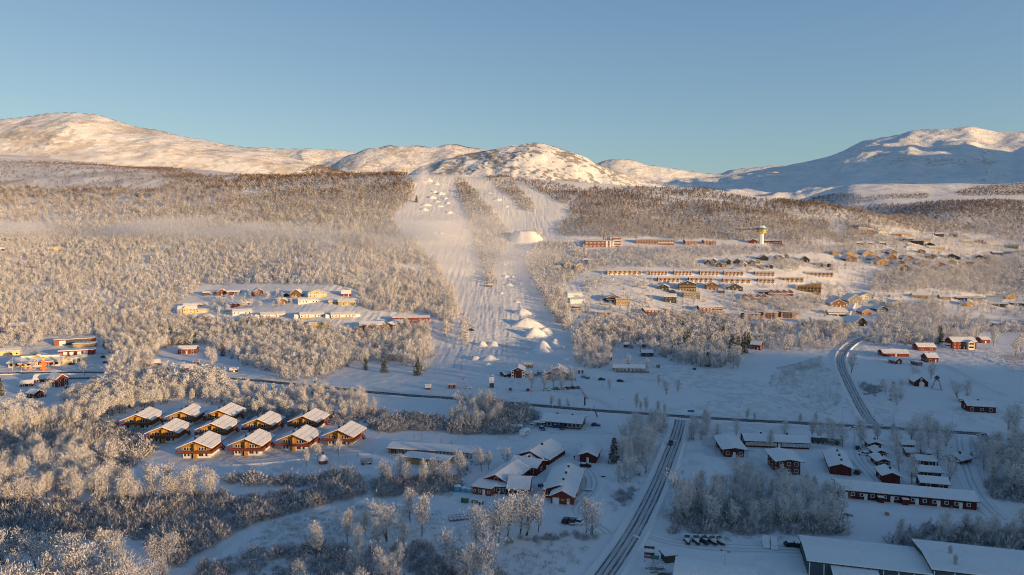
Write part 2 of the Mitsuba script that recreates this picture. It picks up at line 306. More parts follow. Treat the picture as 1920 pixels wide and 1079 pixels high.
# where trees grow: outline on the ground (given by the places where it is seen), chance, height range, kind
WOODS = [
 # name, polygon, chance, (h min, h max), frost offset
 ('left_hill', [(-260, 352), (60, 352), (200, 354), (290, 356), (330, 343), (440, 340), (470, 332), (560, 329), (700, 329), (768, 333), (776, 352), (774, 372), (752, 392), (735, 412), (760, 440), (790, 470), (822, 505), (850, 545), (862, 590), (850, 612), (800, 590), (735, 588), (675, 580), (668, 545), (560, 536), (380, 534), (366, 548), (330, 572), (318, 600), (250, 622), (190, 638), (100, 632), (-260, 625)], 1.0, (5.5, 8.5)),
 ('left_mid', [(-260, 628), (90, 630), (60, 655), (-40, 652), (-260, 660)], .8, (6, 8)),
 ('left_belt', [(190, 640), (260, 622), (325, 604), (400, 606), (430, 616), (480, 604), (560, 612), (590, 622), (665, 624), (690, 622), (805, 610), (812, 665), (800, 700), (770, 690), (740, 684), (700, 680), (650, 690), (600, 712), (540, 718), (500, 700), (460, 690), (430, 665), (380, 650), (310, 652), (250, 690), (215, 680)], .95, (6.5, 9.5)),
 ('left_road', [(205, 690), (250, 680), (300, 700), (420, 716), (414, 760), (330, 756), (230, 776), (200, 770)], .95, (8, 10.5)),
 ('left_low', [(-90, 800), (30, 785), (100, 780), (112, 800), (20, 818), (-90, 828)], .85, (8, 11)),
 ('left_low_b', [(108, 795), (150, 745), (215, 722), (245, 758), (205, 792), (150, 808)], .95, (8.5, 11)),
 ('by_road', [(420, 735), (520, 742), (590, 735), (680, 745), (720, 775), (640, 790), (500, 785), (430, 770)], .75, (6.5, 9)),
 ('left_grove', [(-140, 908), (60, 898), (215, 906), (330, 915), (400, 910), (425, 935), (300, 948), (150, 952), (-140, 955)], .95, (9, 11.5)),
 ('left_grove_b', [(20, 885), (60, 852), (130, 848), (215, 862), (228, 892), (120, 888)], .9, (8.5, 11)),
 ('low_grove', [(-100, 1062), (60, 1050), (160, 1062), (250, 1055), (330, 1058), (335, 1120), (240, 1200), (-150, 1200)], .5, (9.5, 12.5)),
 ('low_center', [(540, 1100), (640, 1078), (780, 1088), (880, 1062), (950, 1080), (940, 1150), (600, 1180)], .42, (8.5, 11.5)),
 ('strip_a', [(858, 337), (876, 342), (905, 376), (940, 420), (956, 440), (950, 470), (925, 500), (932, 535), (915, 541), (903, 500), (888, 450), (872, 395), (852, 345)], 1.0, (5, 7)),
 ('strip_b', [(903, 329), (935, 331), (965, 350), (1004, 385), (1000, 398), (980, 396), (945, 362), (915, 341)], 1.0, (4.5, 6)),
 ('strip_c', [(965, 336), (1040, 344), (1092, 356), (1072, 378), (1056, 386), (1020, 364), (985, 348)], 1.0, (4.5, 6)),
 ('right_hill', [(1092, 362), (1120, 353), (1330, 356), (1440, 378), (1480, 380), (1560, 394), (1615, 406), (1650, 440), (1600, 456), (1490, 464), (1440, 450), (1270, 452), (1170, 447), (1095, 446), (1050, 443), (1042, 428), (1070, 408), (1066, 388)], 1.0, (5, 7)),
 ('right_slope', [(985, 492), (1000, 462), (1060, 456), (1095, 470), (1130, 486), (1140, 505), (1090, 515), (1070, 530), (1055, 545), (1062, 570), (1078, 612), (1062, 625), (1035, 592), (1008, 548), (992, 515)], .95, (6, 9)),
 ('right_mid', [(1100, 468), (1300, 465), (1430, 466), (1590, 462), (1592, 474), (1500, 478), (1390, 480), (1312, 486), (1305, 505), (1145, 503)], .95, (5, 7)),
 ('right_bush', [(1090, 535), (1150, 525), (1260, 535), (1255, 548), (1180, 545), (1100, 550)], .35, (3, 4.5)),
 ('right_belt', [(1076, 640), (1092, 606), (1180, 596), (1205, 600), (1290, 594), (1350, 594), (1382, 606), (1400, 625), (1392, 650), (1386, 692), (1330, 692), (1270, 682), (1190, 655), (1150, 655), (1140, 690), (1108, 694), (1078, 684)], .85, (7, 9.5)),
 ('right_belt_low', [(1395, 600), (1480, 615), (1600, 610), (1608, 645), (1560, 655), (1480, 660), (1400, 655)], .6, (7, 9)),
 ('right_grove', [(1628, 548), (1640, 515), (1700, 502), (1800, 490), (1930, 475), (2200, 470), (2200, 556), (1930, 553), (1830, 552), (1760, 545), (1640, 556)], .95, (6.5, 9)),
 ('right_house', [(1640, 575), (1760, 572), (1790, 600), (1850, 610), (2200, 600), (2200, 625), (1860, 625), (1780, 645), (1700, 650), (1625, 648), (1612, 630), (1650, 605)], .7, (6.5, 9)),
 ('right_top', [(1480, 388), (1600, 388), (1700, 384), (1920, 378), (2200, 380), (2200, 470), (1920, 462), (1850, 440), (1760, 440), (1680, 428), (1640, 425), (1600, 402)], .9, (5, 7)),
 ('right_houses_a', [(1600, 448), (1700, 445), (1800, 446), (1920, 450), (2200, 455), (2200, 500), (1920, 490), (1850, 500), (1700, 505), (1600, 500), (1560, 480)], .42, (5, 7)),
 ('middle_houses', [(1310, 490), (1500, 485), (1560, 500), (1540, 530), (1440, 545), (1320, 530)], .12, (4.5, 6.5)),
 ('front_birches', [(1380, 568), (1500, 560), (1560, 556), (1560, 580), (1500, 590), (1390, 582)], .45, (6, 8)),
 ('cabin_birches', [(1310, 500), (1440, 498), (1500, 506), (1440, 512), (1310, 511)], .4, (4, 6)),
 ('cluster_birches', [(390, 560), (520, 556), (610, 572), (500, 582), (400, 590)], .22, (6, 8)),
 ('left_cluster_edge', [(330, 590), (400, 600), (480, 602), (560, 606), (590, 622), (330, 612)], .55, (6, 8)),
 ('low_shed', [(700, 905), (760, 880), (850, 885), (940, 858), (975, 850), (970, 880), (930, 905), (850, 915), (740, 915)], .6, (7, 10)),
 ('clump_a', [(845, 790), (870, 760), (930, 755), (955, 790), (900, 812), (850, 805)], .9, (6, 9)),
 ('east_row', [(1150, 905), (1165, 830), (1195, 800), (1245, 790), (1250, 815), (1225, 850), (1205, 900), (1180, 915)], .75, (8, 10.5)),
 ('junction', [(1285, 845), (1300, 805), (1340, 795), (1350, 830), (1335, 858)], .75, (8, 10)),
 ('east_grove', [(1262, 985), (1285, 938), (1340, 912), (1400, 906), (1450, 918), (1540, 930), (1570, 975), (1590, 1000), (1500, 1000), (1400, 995)], .75, (9, 12)),
 ('east_trees', [(1480, 815), (1600, 812), (1720, 815), (1790, 818), (1800, 850), (1780, 905), (1740, 900), (1700, 860), (1640, 830), (1500, 830)], .16, (8, 11)),
 ('east_edge', [(1830, 880), (1850, 820), (1900, 850), (2100, 860), (2100, 960), (1900, 945), (1860, 925)], .8, (9, 12)),
 ('hall_trees', [(1660, 1020), (1700, 1005), (1850, 1010), (2050, 1010), (2050, 1040), (1850, 1030), (1720, 1022)], .55, (6, 9)),
 ('run_birches', [(860, 650), (879, 650), (879, 612), (864, 606)], .9, (6, 8)),
 ('run_birches_b', [(832, 638), (846, 638), (846, 612), (834, 612)], .8, (6, 8)),
 ('village_birches', [(1090, 520), (1300, 500), (1500, 482), (1640, 500), (1640, 560), (1600, 600), (1480, 600), (1290, 590), (1100, 590)], .19, (4.5, 7)),
 ('bank_birches', [(1340, 560), (1420, 566), (1500, 562), (1500, 592), (1400, 590), (1345, 575)], .4, (6, 8)),
 ('cabin_bank', [(1440, 488), (1560, 494), (1590, 505), (1560, 515), (1440, 506)], .55, (4.5, 7)),
 ('villa_birches', [(1490, 545), (1560, 535), (1600, 545), (1560, 570), (1490, 575)], .4, (5, 7.5)),
 ('edge_birches', [(1090, 570), (1200, 560), (1230, 575), (1200, 600), (1080, 600)], .22, (6, 8.5)),
 ('ridge_birches', [(1560, 430), (1720, 432), (1920, 440), (2200, 445), (2200, 470), (1920, 468), (1700, 462), (1580, 470)], .5, (4.5, 6.5)),
 ('village_birches_b', [(1640, 556), (1930, 552), (2200, 556), (2200, 596), (1800, 590), (1640, 580)], .33, (5.5, 8)),
 ('church', [(1655, 735), (1690, 725), (1700, 745), (1680, 760), (1650, 752)], .7, (7, 9)),
]
BARE = [  # open woods on the fell side: short brown birch, thinly strewn
 ('fell_left', [(-260, 318), (0, 303), (200, 304), (330, 322), (420, 330), (420, 341), (330, 343), (290, 352), (-260, 352)], .45, (3.5, 5)),
 ('fell_edge', [(220, 312), (300, 316), (420, 336), (420, 342), (330, 342), (300, 330)], .9, (4, 5.5)),
 ('fell_mid', [(400, 332), (560, 326), (760, 330), (600, 330), (450, 336)], .6, (3.5, 5)),
 ('fell_right', [(1150, 353), (1260, 352), (1380, 368), (1300, 364), (1180, 357)], .6, (3.5, 5)),
 ('fell_gully', [(1440, 385), (1520, 372), (1560, 366), (1620, 372), (1740, 364), (1740, 374), (1600, 386), (1500, 392), (1450, 392)], 1.0, (4, 5)),
 ('fell_east', [(1790, 362), (1830, 350), (1930, 344), (2200, 342), (2200, 360), (1930, 366), (1800, 368)], .95, (4, 5)),
]
SCRUB = [
 ([(-120, 960), (100, 965), (300, 958), (420, 940), (560, 925), (670, 895), (690, 925), (600, 950), (480, 980), (420, 1010), (340, 1060), (300, 1030), (230, 1000), (60, 1040), (-120, 1040)], .9, 1.35),
 ([(-140, 938), (150, 946), (420, 926), (445, 948), (300, 966), (-140, 972)], .85, 1.5),
 ([(430, 905), (540, 915), (640, 905), (660, 885), (560, 905), (430, 895)], .8, 1.6),
 ([(690, 800), (760, 775), (840, 795), (860, 775), (840, 808), (760, 808), (720, 815)], .9, 1.3),
 ([(840, 800), (940, 760), (1010, 775), (1010, 800), (960, 815), (850, 815)], .8, 1.6),
 ([(700, 905), (860, 895), (870, 920), (700, 935)], .8, 1.2),
 ([(430, 765), (640, 780), (720, 770), (740, 790), (640, 800), (480, 800), (420, 790)], .7, 1.2),
 ([(-80, 840), (120, 790), (240, 800), (290, 850), (220, 890), (100, 850), (-80, 880)], .8, 1.4),
 ([(340, 1090), (430, 1040), (600, 1030), (900, 1020), (960, 1100), (700, 1300), (300, 1300)], .5, 1.2),
 ([(1255, 1000), (1280, 920), (1250, 900), (1560, 990), (1620, 1005), (1500, 1006), (1380, 1004)], .7, 1.3),
 ([(1155, 930), (1200, 910), (1215, 935), (1170, 955)], .35, .7),
 ([(1650, 1030), (1720, 1000), (1900, 1005), (2050, 1010), (2050, 1040), (1850, 1040)], .8, 1.6),
 ([(880, 1010), (960, 1000), (1120, 1000), (1140, 1010), (1000, 1020), (900, 1020)], .35, .6),
 ([(1620, 720), (1660, 725), (1640, 745), (1600, 735)], .3, .7),
 ([(1830, 900), (2100, 920), (2100, 960), (1840, 940)], .6, 1.3),
]
def ground_poly(pts):
    return Polygon([W(*p)[:2] for p in pts]).buffer(0)
CLEAR = []     # (polygon on the ground) kept free of trees: filled by roads, houses, ski runs
TREE_AT = []   # (x, y, z, height, kind, zone)
def grow(name, pts, chance, hr, kind, space):
    poly = ground_poly(pts)
    x0, y0, x1, y1 = poly.bounds
    g = np.random.default_rng(sum(map(ord, name)))
    nx, ny = int((x1 - x0) / space) + 1, int((y1 - y0) / space) + 1
    gx, gy = np.meshgrid(np.arange(nx), np.arange(ny))
    x = (x0 + (gx + .5 * (gy % 2) + g.uniform(-.45, .45, gx.shape)) * space).ravel(); y = (y0 + (gy + g.uniform(-.45, .45, gx.shape)) * space).ravel()
    clump = .6 * meshkit.noise(np.stack([x / 22, y / 22, 0 * x], -1), 5) + .4 * meshkit.noise(np.stack([x / 60, y / 34, 0 * x], -1), 6)
    ok = contains_xy(poly, x, y) & (g.uniform(size=x.shape) < np.clip(chance * (.55 + .9 * clump) if chance < .98 else chance * np.clip((clump - .15) * 6, .12, 1.35), 0, 1))
    x, y = x[ok], y[ok]
    for c in CLEAR:
        k = ~contains_xy(c, x, y); x, y = x[k], y[k]
    z = ground(x, y)
    hh = g.uniform(*hr, size=len(x)) * (.74 + .5 * meshkit.noise(np.stack([x / 19, y / 19, 0 * x], -1), 8))
    return x, y, z, hh, g
# ---------------------------------------------------------------- materials
def flat(key, rgb, rough=None):
    b = {'type': 'diffuse', 'reflectance': {'type': 'rgb', 'value': list(rgb)}} if rough is None else {'type': 'principled', 'base_color': {'type': 'rgb', 'value': list(rgb)}, 'roughness': rough, 'specular': .5}
    scene[key] = {'type': 'twosided', 'b': b}
    return key
def boards(key, rgb, amt=.35, pitch=.16):
    c = mi.Color3f(list(rgb))
    def fn(p, n, uv):
        s = dr.select(dr.abs(n.x) > dr.abs(n.y), p.y, p.x)
        plank = mikit.cell_rand(s / pitch, p.z / 2.4)
        seam = mikit.smoothstep(.0, .12, dr.abs(s / pitch - dr.floor(s / pitch) - .5) * 2)
        wear = mikit.fbm(p.x * .9, p.y * .9, p.z * .5)
        return c * ((1 - amt) + amt * plank) * (.55 + .45 * seam) * (.8 + .4 * wear)
    scene[key] = {'type': 'twosided', 'b': {'type': 'diffuse', 'reflectance': mikit.proc(fn)}}
    return key
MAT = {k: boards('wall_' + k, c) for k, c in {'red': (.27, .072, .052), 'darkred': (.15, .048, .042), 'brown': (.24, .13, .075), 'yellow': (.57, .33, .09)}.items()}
for k, c in {'cream': (.78, .70, .52), 'paleyellow': (.80, .62, .30), 'white': (.80, .79, .77), 'black': (.05, .052, .055), 'dark': (.10, .09, .08), 'orange': (.42, .21, .10), 'grey': (.26, .245, .22),
             'olive': (.44, .38, .22), 'bluegrey': (.09, .115, .135), 'tan': (.48, .36, .22), 'green': (.075, .085, .075), 'paleblue': (.62, .68, .70), 'ochre': (.39, .26, .13), 'hotelred': (.27, .135, .105), 'rust': (.30, .125, .07), 'brownred': (.20, .07, .052)}.items():
    MAT[k] = flat('wall_' + k, c)
def snow_fn(p, n, uv):
    f = mikit.fbm(p.x * .8, p.y * .8, p.z * .8)
    return mi.Color3f(.85, .845, .835) * (.93 + .12 * f)
scene['roof_snow'] = {'type': 'twosided', 'b': {'type': 'diffuse', 'reflectance': mikit.proc(snow_fn)}}
for k, c, r in (('roof_red', (.24, .06, .045), None), ('roof_dark', (.07, .07, .075), None), ('trim_white', (.78, .78, .76), None), ('pane', (.025, .03, .038), .08), ('pane_light', (.42, .43, .42), .15), ('chimney_dark', (.06, .058, .056), None),
                ('chimney_brick', (.28, .12, .08), None), ('wood_light', (.42, .28, .15), None), ('wood_redbrown', (.20, .065, .05), None), ('wood_grey', (.22, .20, .18), None), ('metal_grey', (.34, .35, .36), .45), ('metal_dark', (.06, .065, .07), .5),
                ('rubber', (.02, .02, .021), None), ('car_black', (.02, .022, .026), .25), ('car_white', (.72, .73, .74), .3), ('car_blue', (.03, .07, .20), .25), ('car_red', (.35, .03, .03), .25), ('car_grey', (.22, .24, .26), .3), ('car_green', (.07, .10, .09), .3),
                ('plastic_blue', (.06, .30, .48), .4), ('plastic_green', (.04, .12, .09), .5), ('sign_orange', (.80, .16, .03), .4), ('sign_yellow', (.85, .50, .04), .4), ('sign_blue', (.03, .16, .42), .4), ('glass_teal', (.10, .17, .18), .15), ('gold', (.75, .52, .12), .35),
                ('hivis', (.62, .85, .05), None), ('cloth_dark', (.03, .035, .05), None), ('skin', (.55, .36, .28), None), ('net_red', (.42, .12, .13), None)):
    flat(k, c, r)

# ---------------------------------------------------------------- mesh helpers (local frame: x to the right along the front, y away from the viewer, z up)
class M:
    def __init__(s): s.v, s.f, s.n = [], [], 0
    def add(s, v, f):
        s.v.append(np.asarray(v, float)); s.f.append(np.asarray(f, int) + s.n); s.n += len(v); return s
    def box(s, x0, x1, y0, y1, z0, z1):
        v = [(x, y, z) for x in (x0, x1) for y in (y0, y1) for z in (z0, z1)]
        return s.add(v, [[0, 1, 3], [0, 3, 2], [4, 6, 7], [4, 7, 5], [0, 4, 5], [0, 5, 1], [2, 3, 7], [2, 7, 6], [0, 2, 6], [0, 6, 4], [1, 5, 7], [1, 7, 3]])
    def bar(s, a, b, r, sides=6, r2=None):
        v, f = tube([a, np.asarray(a) * .5 + np.asarray(b) * .5, b], [r, (r + (r2 or r)) / 2, r2 or r], sides)
        n = len(v); v = np.vstack([v, [a], [b]])
        cap = [(n, (j + 1) % sides, j) for j in range(sides)] + [(n + 1, n - sides + j, n - sides + (j + 1) % sides) for j in range(sides)]
        return s.add(v, np.vstack([f, cap]))
    def prism(s, poly, axis, a, b):
        "polygon (pairs) drawn across, pushed along x (axis 0) or y (axis 1) from a to b; pairs are (other horizontal, z); must be star-shaped about its middle"
        poly = np.asarray(poly, float); n = len(poly); m = poly.mean(0)
        P = np.vstack([poly, [m]])
        def at(t):
            return np.stack([np.full(n + 1, t), P[:, 0], P[:, 1]], 1) if axis == 0 else np.stack([P[:, 0], np.full(n + 1, t), P[:, 1]], 1)
        f = []
        for i in range(n):
            j = (i + 1) % n
            f += [(i, j, n), (n + 1 + j, n + 1 + i, 2 * n + 1), (i, n + 1 + i, n + 1 + j), (i, n + 1 + j, j)]
        return s.add(np.vstack([at(a), at(b)]), f)
    def mesh(s): return np.vstack(s.v), np.vstack(s.f)
PLACE = {}
def numbered(name):
    k, i = name, 0
    while k in PLACE: i += 1; k = f'{name}_{i:03d}'
    return k
def thing(name, label, cat, x, y, z, rot=0.0, group=None, lean=None):
    k = numbered(name)
    c, n = math.cos(rot), math.sin(rot)
    PLACE[k] = T([[c, -n, 0, x], [n, c, 0, y], [0, 0, 1, z], [0, 0, 0, 1]])
    labels[k] = {'label': label, 'category': cat}
    if group: labels[k]['group'] = group
    return k
def part(parent, name, mesh, mat, smooth=False):
    k = f'{parent}__{name}'; i = 0
    while k in scene: i += 1; k = f'{parent}__{name}_{i:03d}'
    root = parent.split('__')[0]
    if isinstance(mesh, M): mesh = mesh.mesh()
    d = mikit.ply(mesh, mat, smooth=smooth) if not isinstance(mesh, dict) else dict(mesh)
    d['to_world'] = PLACE[root]; scene[k] = d
    return k
def solo(name, label, cat, mesh, mat, x, y, z, rot=0.0, group=None, smooth=False):
    k = thing(name, label, cat, x, y, z, rot, group)
    d = mikit.ply(mesh.mesh() if isinstance(mesh, M) else mesh, mat, smooth=smooth); d['to_world'] = PLACE[k]; scene[k] = d
    return k
HOUSES_AT = []
def site(px, py, yaw=0.0, wpx=None, two=None):
    "where a facade stands: middle of its foot, rotation, width in metres, metres per pixel. yaw > 0 turns the facade to the viewer's right"
    if two:
        (x0, y0, z0, m0), (x1, y1, z1, m1) = W(*two[0]), W(*two[1])
        return (x0 + x1) / 2, (y0 + y1) / 2, min(z0, z1), math.atan2(y1 - y0, x1 - x0), math.hypot(x1 - x0, y1 - y0), (m0 + m1) / 2
    x, y, z, m = W(px, py)
    rot = math.atan2(-x, y) + math.radians(yaw)
    return x, y, z, rot, (wpx * m / max(.35, math.cos(math.radians(yaw))) if wpx else None), m

def gable_roof(M_, w, d, he, pitch, over, th, lift, inset, along):
    "two slabs meeting at the ridge; along = 'x' or 'y' is the ridge's direction"
    half = (d if along == 'x' else w) / 2
    e = half + over - inset; t = math.tan(pitch)
    lo, hi = he - (over - inset) * t + lift, he + half * t + lift
    poly = [(-e, lo), (0, hi), (e, lo), (e, lo + th), (0, hi + th * 1.05), (-e, lo + th)]
    a = (w if along == 'x' else d) / 2 + over - inset
    # a chevron is not star-shaped about its mean at steep pitches: two halves
    for s in (-1, 1):
        q = [(0, hi), (s * e, lo), (s * e, lo + th), (0, hi + th * 1.05)]
        q = q if s > 0 else q[::-1]
        M_.prism([(u if along == 'y' else u + d / 2, zz) for u, zz in q], 0 if along == 'x' else 1, -a if along == 'x' else -over + inset, a if along == 'x' else d + over - inset)
    return hi

def house(name, label, cat, px=0, py=0, wpx=None, hpx=None, d=9.0, roof='side', yaw=0.0, wall='red', two=None, w=None, h=None, pitch=24, over=.55, win=(3, 1), side=(2, 1), ww=1.1, wh=1.15, door=True, chim=1,
          edge='roof_dark', detail=None, group=None, balcony=0, snow=.32, trim='trim_white', attic=True, sill=.95, clear=5.0, parent=None, bright=False, doormat='trim_white'):
    x, y, z, rot, w2, mpp = site(px, py, yaw, wpx, two)
    w = w or w2; he = h or hpx * mpp; p = math.radians(pitch)
    key = thing(name, label, cat, x, y, z, rot, group)
    far = mpp > .55; detail = detail if detail is not None else (0 if mpp > .62 else 1)
    gx, gy = -math.sin(rot), math.cos(rot)
    HOUSES_AT.append((x + gx * d / 2, y + gy * d / 2, max(w, d) / 2 + clear, x, y, w, d, rot))
    if roof == 'side':
        poly = [(0, -2.5), (d, -2.5), (d, he), (d / 2, he + d / 2 * math.tan(p)), (0, he)]
        part(key, 'wall', M().prism(poly, 0, -w / 2, w / 2), MAT[wall])
    elif roof == 'gable':
        poly = [(-w / 2, -2.5), (w / 2, -2.5), (w / 2, he), (0, he + w / 2 * math.tan(p)), (-w / 2, he)]
        part(key, 'wall', M().prism(poly, 1, 0, d), MAT[wall])
    elif roof == 'barrel':
        an = np.linspace(0, math.pi, 13)
        poly = [(0, -2.5), (d, -2.5)] + [(d / 2 + d / 2 * math.cos(a), he + d * .3 * math.sin(a)) for a in an]
        part(key, 'wall', M().prism(poly, 0, -w / 2, w / 2), MAT[wall])
        pr = [(d / 2 + (d / 2 + .2) * math.cos(a), he + (d * .3 + .05) * math.sin(a)) for a in an]; po = [(d / 2 + (d / 2 + .35) * math.cos(a), he + (d * .3 + .4) * math.sin(a)) for a in an]
        m = M()
        for i in range(12): m.prism([pr[i], pr[i + 1], po[i + 1], po[i]], 0, -w / 2 - .3, w / 2 + .3)
        r = part(key, 'roof', m, 'roof_snow'); labels[r] = {'label': 'arched roof deep in snow'}
    else:
        part(key, 'wall', M().box(-w / 2, w / 2, 0, d, -2.5, he), MAT[wall])
    if roof in ('side', 'gable'):
        al = 'x' if roof == 'side' else 'y'
        m = M(); top = gable_roof(m, w, d, he, p, over, .2, .01, 0, al); r = part(key, 'roof', m, edge)
        m = M(); gable_roof(m, w, d, he, p, over, snow, .2 / math.cos(p) * .0 + .225, .06, al); part(r, 'snow', m, 'roof_snow')
    elif roof == 'flat':
        top = he
        m = M().box(-w / 2 - over, w / 2 + over, -over, d + over, he + .003, he + .25); r = part(key, 'roof', m, edge)
        part(r, 'snow', M().box(-w / 2 - over + .08, w / 2 + over - .08, -over + .08, d + over - .08, he + .25, he + .25 + snow), 'roof_snow')
    elif roof == 'mono':      # falls to the left
        top = he
        k = math.tan(p)
        for nm, a, t_, mt in (('roof', .01, .22, edge), ('snow', .235, snow, 'roof_snow')):
            q = [(-w / 2 - over, he - (w + over) * k * 0 + a), (w / 2 + over, he + (w + 2 * over) * k + a), (w / 2 + over, he + (w + 2 * over) * k + a + t_), (-w / 2 - over, he + a + t_)]
            mm = M().prism(q, 1, -over, d + over)
            r = part(key, nm, mm, mt) if nm == 'roof' else part(r, nm, mm, mt)
        part(key, 'gable_board', M().prism([(-w / 2, he - .01), (w / 2, he - .01), (w / 2, he + w * k), ], 1, .01, d - .01), MAT[wall])
    def window(cx, cz, face, width=ww, hh=wh, mt=None):
        mt = mt or ('pane_light' if bright else 'pane')
        m, q = M(), M()
        a, b = width / 2, hh / 2; fr = .14
        if face == 'front':
            m.box(cx - a - fr, cx + a + fr, -.07, .05, cz - b - fr, cz + b + fr); q.box(cx - a, cx + a, -.11, -.03, cz - b, cz + b)
        else:
            s = 1 if face == 'right' else -1
            m.box(min(s * (w / 2 - .05), s * (w / 2 + .07)), max(s * (w / 2 - .05), s * (w / 2 + .07)), cx - a - fr, cx + a + fr, cz - b - fr, cz + b + fr)
            q.box(min(s * (w / 2), s * (w / 2 + .11)), max(s * (w / 2), s * (w / 2 + .11)), cx - a, cx + a, cz - b, cz + b)
        if detail:
            k = part(key, 'window', m, trim); part(k, 'pane', q, mt)
        else:
            part(key, 'window', q, mt)
    cols, rows = win
    storey = he / max(rows, 1)
    for r_ in range(rows):
        for c_ in range(cols):
            cx = -w / 2 + (c_ + .5) * w / cols
            if door and r_ == 0 and c_ == cols // 2: continue
            window(cx, r_ * storey + min(sill + wh / 2, storey * .56), 'front')
    if attic and roof == 'gable' and w / 2 * math.tan(p) > 1.9: window(0, he + .65, 'front', min(ww, 1.2), 1.0)
    sc, sr = side
    for r_ in range(sr):
        for c_ in range(sc):
            cy = (c_ + .5) * d / sc
            for f in ('left', 'right'):
                if detail or (yaw > 5 and f == 'left') or (yaw < -5 and f == 'right'):
                    window(cy, r_ * he / max(sr, 1) + min(sill + wh / 2, he / sr * .56), f)
    if door:
        cx = -w / 2 + (cols // 2 + .5) * w / max(cols, 1)
        part(key, 'door', M().box(cx - .5, cx + .5, -.09, .04, .02, 2.05), doormat)
    for c_ in range(chim):
        cx = (c_ + .7) / (chim + .4) * w - w / 2 if roof != 'gable' else .25 * w * 0 + .6
        cy = d / 2 + .7 if roof != 'gable' else (c_ + .6) / (chim + .2) * d
        zt = (top if roof in ('side', 'gable') else he) + .95
        part(key, 'chimney', M().box(cx - .35, cx + .35, cy - .35, cy + .35, he, zt), 'chimney_dark')
    for b_ in range(balcony):
        zb = he * (b_ + 1) / (balcony + 1) - .1 if balcony > 1 else he * .52
        m = M().box(-w / 2 - .1, w / 2 + .1, -1.5, -.004, zb, zb + .15)
        m.box(-w / 2 - .1, w / 2 + .1, -1.55, -1.45, zb + .15, zb + 1.05)
        part(key, 'balcony', m, trim if bright is False else 'wood_light')
    return key
def add_box(key, name, box, mat):
    return part(key, name, M().box(*box), mat)
# ---------------------------------------------------------------- the eleven chalets
def chalet(px, py, label):
    x, y, z, rot, _, m = site(px, py, -24)
    w, d, h1, h2 = 11.5, 12.0, 2.5, 2.3
    key = thing('chalet', label, 'chalet', x, y, z, rot, 'yellow chalets in rows on the snowfield')
    gx, gy = -math.sin(rot), math.cos(rot)
    HOUSES_AT.append((x + gx * d / 2, y + gy * d / 2, 10.5, x, y, w, d, rot))
    p = math.radians(22); he = h1 + h2
    part(key, 'ground_floor', M().box(-w / 2 + .5, w / 2 - .5, .5, d, -2, h1), MAT['white'])
    part(key, 'upper_floor', M().prism([(-w / 2, h1 + .003), (w / 2, h1 + .003), (w / 2, he), (0, he + w / 2 * math.tan(p)), (-w / 2, he)], 1, .4, d), MAT['yellow'])
    mm = M(); top = gable_roof(mm, w, d, he, p, 1.5, .2, .01, 0, 'y'); r = part(key, 'roof', mm, 'roof_red')
    mm = M(); gable_roof(mm, w, d, he, p, 1.5, .3, .225, .07, 'y'); part(r, 'snow', mm, 'roof_snow')
    t = math.tan(p)
    mm = M()
    for u in (2.6, 4.9): mm.prism([(u, he + (w / 2 - u) * t + .528), (u + .1, he + (w / 2 - u - .1) * t + .528), (u + .1, he + (w / 2 - u - .1) * t + .56), (u, he + (w / 2 - u) * t + .56)], 1, -1.3, d + 1.3)
    part(r, 'snow_guard', mm, 'roof_dark')
    zb = h1 - .15
    b = part(key, 'balcony', M().box(-w / 2 - 1.6, w / 2 + 1.4, -1.5, .39, zb, zb + .14).box(w / 2 + .004, w / 2 + 1.4, .394, d - 3, zb, zb + .14), 'wood_redbrown')
    mm = M().box(-w / 2 - 1.6, w / 2 + 1.4, -1.5, -1.4, zb + .2, zb + 1.15).box(w / 2 + 1.3, w / 2 + 1.4, -1.39, d - 3, zb + .2, zb + 1.15).box(-w / 2 - 1.6, -w / 2 - 1.5, -1.39, .5, zb + .2, zb + 1.15)
    part(b, 'railing', mm, 'wood_redbrown')
    mm = M()
    for s in range(9): mm.box(w / 2 + .3, w / 2 + 1.35, d - 3 + .3 * s, d - 2.68 + .3 * s, zb - .27 * (s + 1), zb - .27 * (s + 1) + .12)
    mm.prism([(d - 3, zb + 1.1), (d - .1, zb - 1.3), (d - .1, zb - 2.2), (d - 3, zb + .2)], 0, w / 2 + 1.36, w / 2 + 1.42)
    part(key, 'stair', mm, 'wood_redbrown')
    part(key, 'pillar', M().box(-.55, .55, -.9, .49, -1, h1 - .16), MAT['yellow'])
    part(key, 'divider_wall', M().box(-.1, .1, -1.2, .39, h1 + .05, he - .02 + 1.2), MAT['yellow'])
    for cx in (-4.3, -3.2, -2.1, 1.6, 2.7, 3.8):
        f = part(key, 'window', M().box(cx - .48, cx + .48, .33, .45, h1 + .75, h1 + 2.05), 'trim_white'); part(f, 'pane', M().box(cx - .36, cx + .36, .29, .40, h1 + .86, h1 + 1.95), 'pane')
    for cx in (-4.4, -3.0, 1.5, 2.4, 4.1):
        f = part(key, 'window', M().box(cx - .42, cx + .42, .43, .55, .75, 2.05), 'wood_grey'); part(f, 'pane', M().box(cx - .32, cx + .32, .40, .50, .85, 1.95), 'pane')
    part(key, 'door', M().box(-1.7, -.8, .42, .55, .02, 2.05), 'pane')
    for cy in (3.0, 6.2):
        part(key, 'side_window', M().box(w / 2 - .04, w / 2 + .06, cy - .5, cy + .5, h1 + .8, h1 + 1.9), 'trim_white')
    for cx, cy, hh in ((-.9, 2.2, .9), (-.7, 6.6, .75), (-.1, 6.9, .6)):
        part(key, 'chimney', M().box(cx - .3, cx + .3, cy - .4, cy + .4, he, he + (w / 2 - abs(cx)) * t + .5 + hh), 'chimney_dark')
